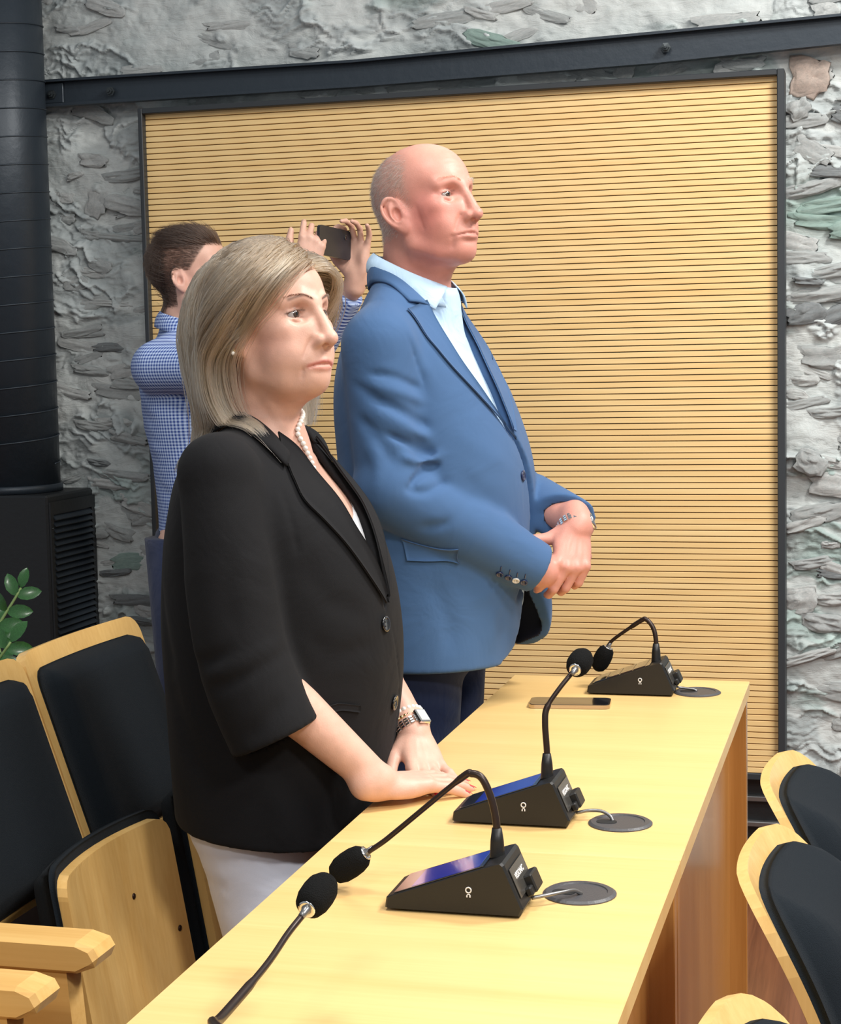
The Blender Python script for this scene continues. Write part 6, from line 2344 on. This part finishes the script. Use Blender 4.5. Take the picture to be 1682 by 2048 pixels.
def third_man():
    X0, Y0 = T0
    hf = Frame((.0, .0, 1.632), rotm(8, 2, 0), 1.0, 1.04)
    xs = axis([(-.16, .006), (-.11, .0032), (.48, None)])
    ys = axis([(-.26, .008), (-.16, .0036), (.20, .01), (.24, None)])
    zs = axis([(0.0, .03), (1.40, .006), (1.50, .0032), (1.86, None)])
    S = SDF(xs, ys, zs)
    S.loft([(r[0], r[1], r[2], r[3] - .015, r[4] - .015, r[5] - .02, r[6]) for r in T_TORSO], k=0)
    for s in (-1, 1):
        S.chain([(.02, s * .09, .95), (.02, s * .10, .5), (.0, s * .10, .07)], [.09, .06, .045], k=.03)
    sculpt_head(S, hf, dict(mouth_z=-.058))
    for s in (-1, 1):
        sculpt_ear(S, hf, s, 1.0, 24, 12)
    S.f = Frame()
    S.chain([(-.012, .0, 1.58), (-.025, .0, 1.46)], [.054, .062], k=.03)
    AR = [(-.02, -.175, 1.41), (.19, -.215, 1.405), (.335, -.085, 1.655)]
    AL = [(-.02, .175, 1.41), (.22, .215, 1.395), (.420, .105, 1.628)]
    for A in (AR, AL):
        S.chain([(-.01, A[0][1] * .4, 1.43)] + A, [.05, .05, .040, .026], k=.02)
    hr = hand_frame((.335, -.085, 1.632), (.25, .12, .95), (.35, -.92, .0), 1)
    sculpt_hand(S, hr, {'index': (30, 42, 25), 'middle': (44, 45, 25), 'ring': (54, 48, 25), 'little': (60, 50, 25)}, .95, (6, 2, -2, -6), None, .92)
    hl = hand_frame((.415, .098, 1.628), (.10, -.04, .98), (.25, .95, -.1), -1)
    sculpt_hand(S, hl, {'index': (34, 44, 25), 'middle': (28, 40, 25), 'ring': (22, 36, 22), 'little': (10, 26, 15)}, .95, (8, 2, -5, -16),
                [(.018, .024, -.010), (.040, .050, -.020), (.062, .062, -.034), (.082, .064, -.044)], .92)
    V, Q = keep_main(*S.mesh(2))
    L = hf.inv(V)
    col = paint(V, (.70, .42, .32), [((.05, -.05, -.02), (.04, .03, .04), (.66, .32, .25), .5), ((.0, -.08, 0), (.03, .02, .035), (.68, .35, .28), .5)], hf)
    x, z = L[:, 0], L[:, 2]
    line = np.where(x > .060, .078, np.where(x > .022, .02 + (x - .022) * 1.5, np.where(x > -.020, .018, -.070)))
    sc_ = np.clip((z - line) / .010, 0, 1) * (V[:, 2] > 1.5) * (np.linalg.norm(L, axis=1) < .16)
    top = np.clip((z - (.070 - .5 * np.clip(-x - .03, 0, 1))) / .015, 0, 1)
    back = np.clip((-x - .035) / .02, 0, 1)
    full = np.maximum(top, back) * sc_
    k_ = (sc_ * (.72 + .26 * full))[:, None]
    col = col * (1 - k_) + np.array((.075, .046, .033)) * k_
    body = mk('person', (V, Q), M_SKIN, None, True, (X0, Y0, 0), col)
    tag(body, 'dark-haired man in a blue checked shirt taking a picture behind the woman', 'person')
    for s in (-1, 1):
        eyeball('eye', hf.p((.0715, s * .0315, .0165)), hf.R @ np.array((1, 0, .02)), .0130, (.06, .04, .03), body)
    rg = np.random.RandomState(2)
    for nm, w, n, l0, l1, lift, rad in (('hair', full, 5200, .022, .040, .45, .0006), ('side_hair', sc_ * (1 - full), 4200, .005, .011, .25, .0003)):
        pick = rg.choice(len(V), n, p=w / w.sum())
        N_ = S.grad(V[pick])
        Lp = L[pick]
        fl = np.stack([np.where(Lp[:, 0] > -.03, -.7, -.25), 0 * Lp[:, 0], np.where(Lp[:, 0] > -.05, .1, -.9)], 1) @ hf.R.T
        fl -= N_ * (fl * N_).sum(1, keepdims=True)
        fl /= np.maximum(np.linalg.norm(fl, axis=1, keepdims=True), 1e-6)
        ln = rg.uniform(l0, l1, n) * np.where(Lp[:, 0] < -.05, .6, 1.0)
        cc = np.array((.022, .012, .008)) * rg.uniform(.6, 2.0, (n, 1))
        strands(nm, V[pick], fl + N_ * lift + rg.normal(0, .16, (n, 3)), ln, rad, M_HAIR, body, cc, fl * .5 - N_ * lift * .6, seg=3)
    # shirt
    xs, ys, zs = axis([(-.17, .005), (.45, None)]), axis([(-.29, .005), (.29, None)]), axis([(.88, .006), (1.68, None)])
    H = SDF(xs, ys, zs)
    H.loft(T_TORSO, k=0)
    H.chain([(-.014, .0, 1.52), (-.02, .0, 1.44)], [.064, .08], k=.02)
    for A in (AR, AL):
        s = -1 if A[0][1] < 0 else 1
        H.chain([(-.012, s * .06, 1.455), (-.02, s * .14, 1.435), A[0]], [.045, .05, .056], k=.025)
        e, w = np.array(A[1]), np.array(A[2])
        H.chain([A[0], e, e + (w - e) * .86], [.066, .056, .043], k=.015)
        d = vec(*(w - e))
        q = e + (w - e) * .84
        H.cut(lambda x, y, z: np.maximum(-((x - q[0]) * d[0] + (y - q[1]) * d[1] + (z - q[2]) * d[2]), np.sqrt((x - q[0]) ** 2 + (y - q[1]) ** 2 + (z - q[2]) ** 2) - .09), q - .1, q + .1, .003)
        H.crease([(-.06, s * .15, 1.45), (-.03, s * .20, 1.40), (.03, s * .19, 1.34)], .010, -.005)
    for pts, a in (([(-.11, -.08, 1.38), (-.09, -.15, 1.30), (-.02, -.19, 1.27)], -.006), ([(-.11, -.06, 1.30), (-.09, -.14, 1.22), (-.01, -.18, 1.20)], .005), ([(-.10, -.08, 1.20), (-.06, -.15, 1.12), (.02, -.17, 1.08)], -.006)):
        H.crease(pts, .014, a, 5, None, 4)
    H.cut(lambda x, y, z: z + .35 * x - 1.520 + 0 * y, (-.16, -.12, 1.46), (.12, .12, 1.60), .003, 'i')
    sh = mk('shirt', keep_main(*H.mesh(2)), M_GING, body, True)
    ring_ = [(-.012 + .064 * math.cos(t), .062 * math.sin(t)) for t in [math.radians(a) for a in range(-165, 166, 15)]]
    band([(-(x + .012) - .014, y, 1.535 - .30 * (-(x + .012))) for x, y in ring_], [(-(x + .012) * 1.22 - .016, y * 1.22, 1.494 - .34 * (-(x + .012))) for x, y in ring_], .002, sh, 'collar', M_GING, 3, 5, .004)
    mk('trousers', cat(tube([(.02, -.10, .98), (.02, -.105, .5), (.0, -.105, .06)], [.115, .088, .072], 18), tube([(.02, .10, .98), (.02, .105, .5), (.0, .105, .06)], [.115, .088, .072], 18), ball((.025, 0, .96), (.13, .175, .10), 20, 10)), M_NAVY, body, True)
    for s in (-1, 1):
        mk('shoe', ball((.06, s * .105, .04), (.13, .047, .04), 14, 8), M_SHOE, body, True)
    st_ = vec(*(np.array(AL[2]) - np.array(AL[1])))
    q_ = Vector(st_).to_track_quat('Z', 'Y').to_matrix().to_4x4()
    mk('watch_strap', tr(lathe([(.028, -.011), (.031, -.010), (.031, .010), (.028, .011)], 22), Matrix.Translation(Vector(np.array(AL[2]) - st_ * .010)) @ q_), M_BLACK, body, True)

    # the phone he holds is a thing of its own
    p = empty('smartphone', (-1.318, 4.13, 1.712), math.radians(-14))
    tag(p, 'dark phone held up in both hands by the man in the checked shirt', 'phone')
    q = Matrix.Rotation(math.radians(-4), 4, 'X')
    mk('body', tr(prism(rrect(.148, .073, .010, 5), 0, -.004, .004), q), mat('phone_dark', (.018, .02, .026, 1), .3), p)
    mk('camera_lens', tr(lathe([(0, 0), (.006, 0), (.006, .0016), (.0045, .002), (0, .0016)], 16), q @ Matrix.Translation((.004, .048, .018)) @ Matrix.Rotation(math.pi / 2, 4, 'Y')), M_GLASS, p)
    mk('screen', tr(prism(rrect(.142, .067, .008, 5), 0, -.0048, -.004), q), M_GLASS, p)


third_man()
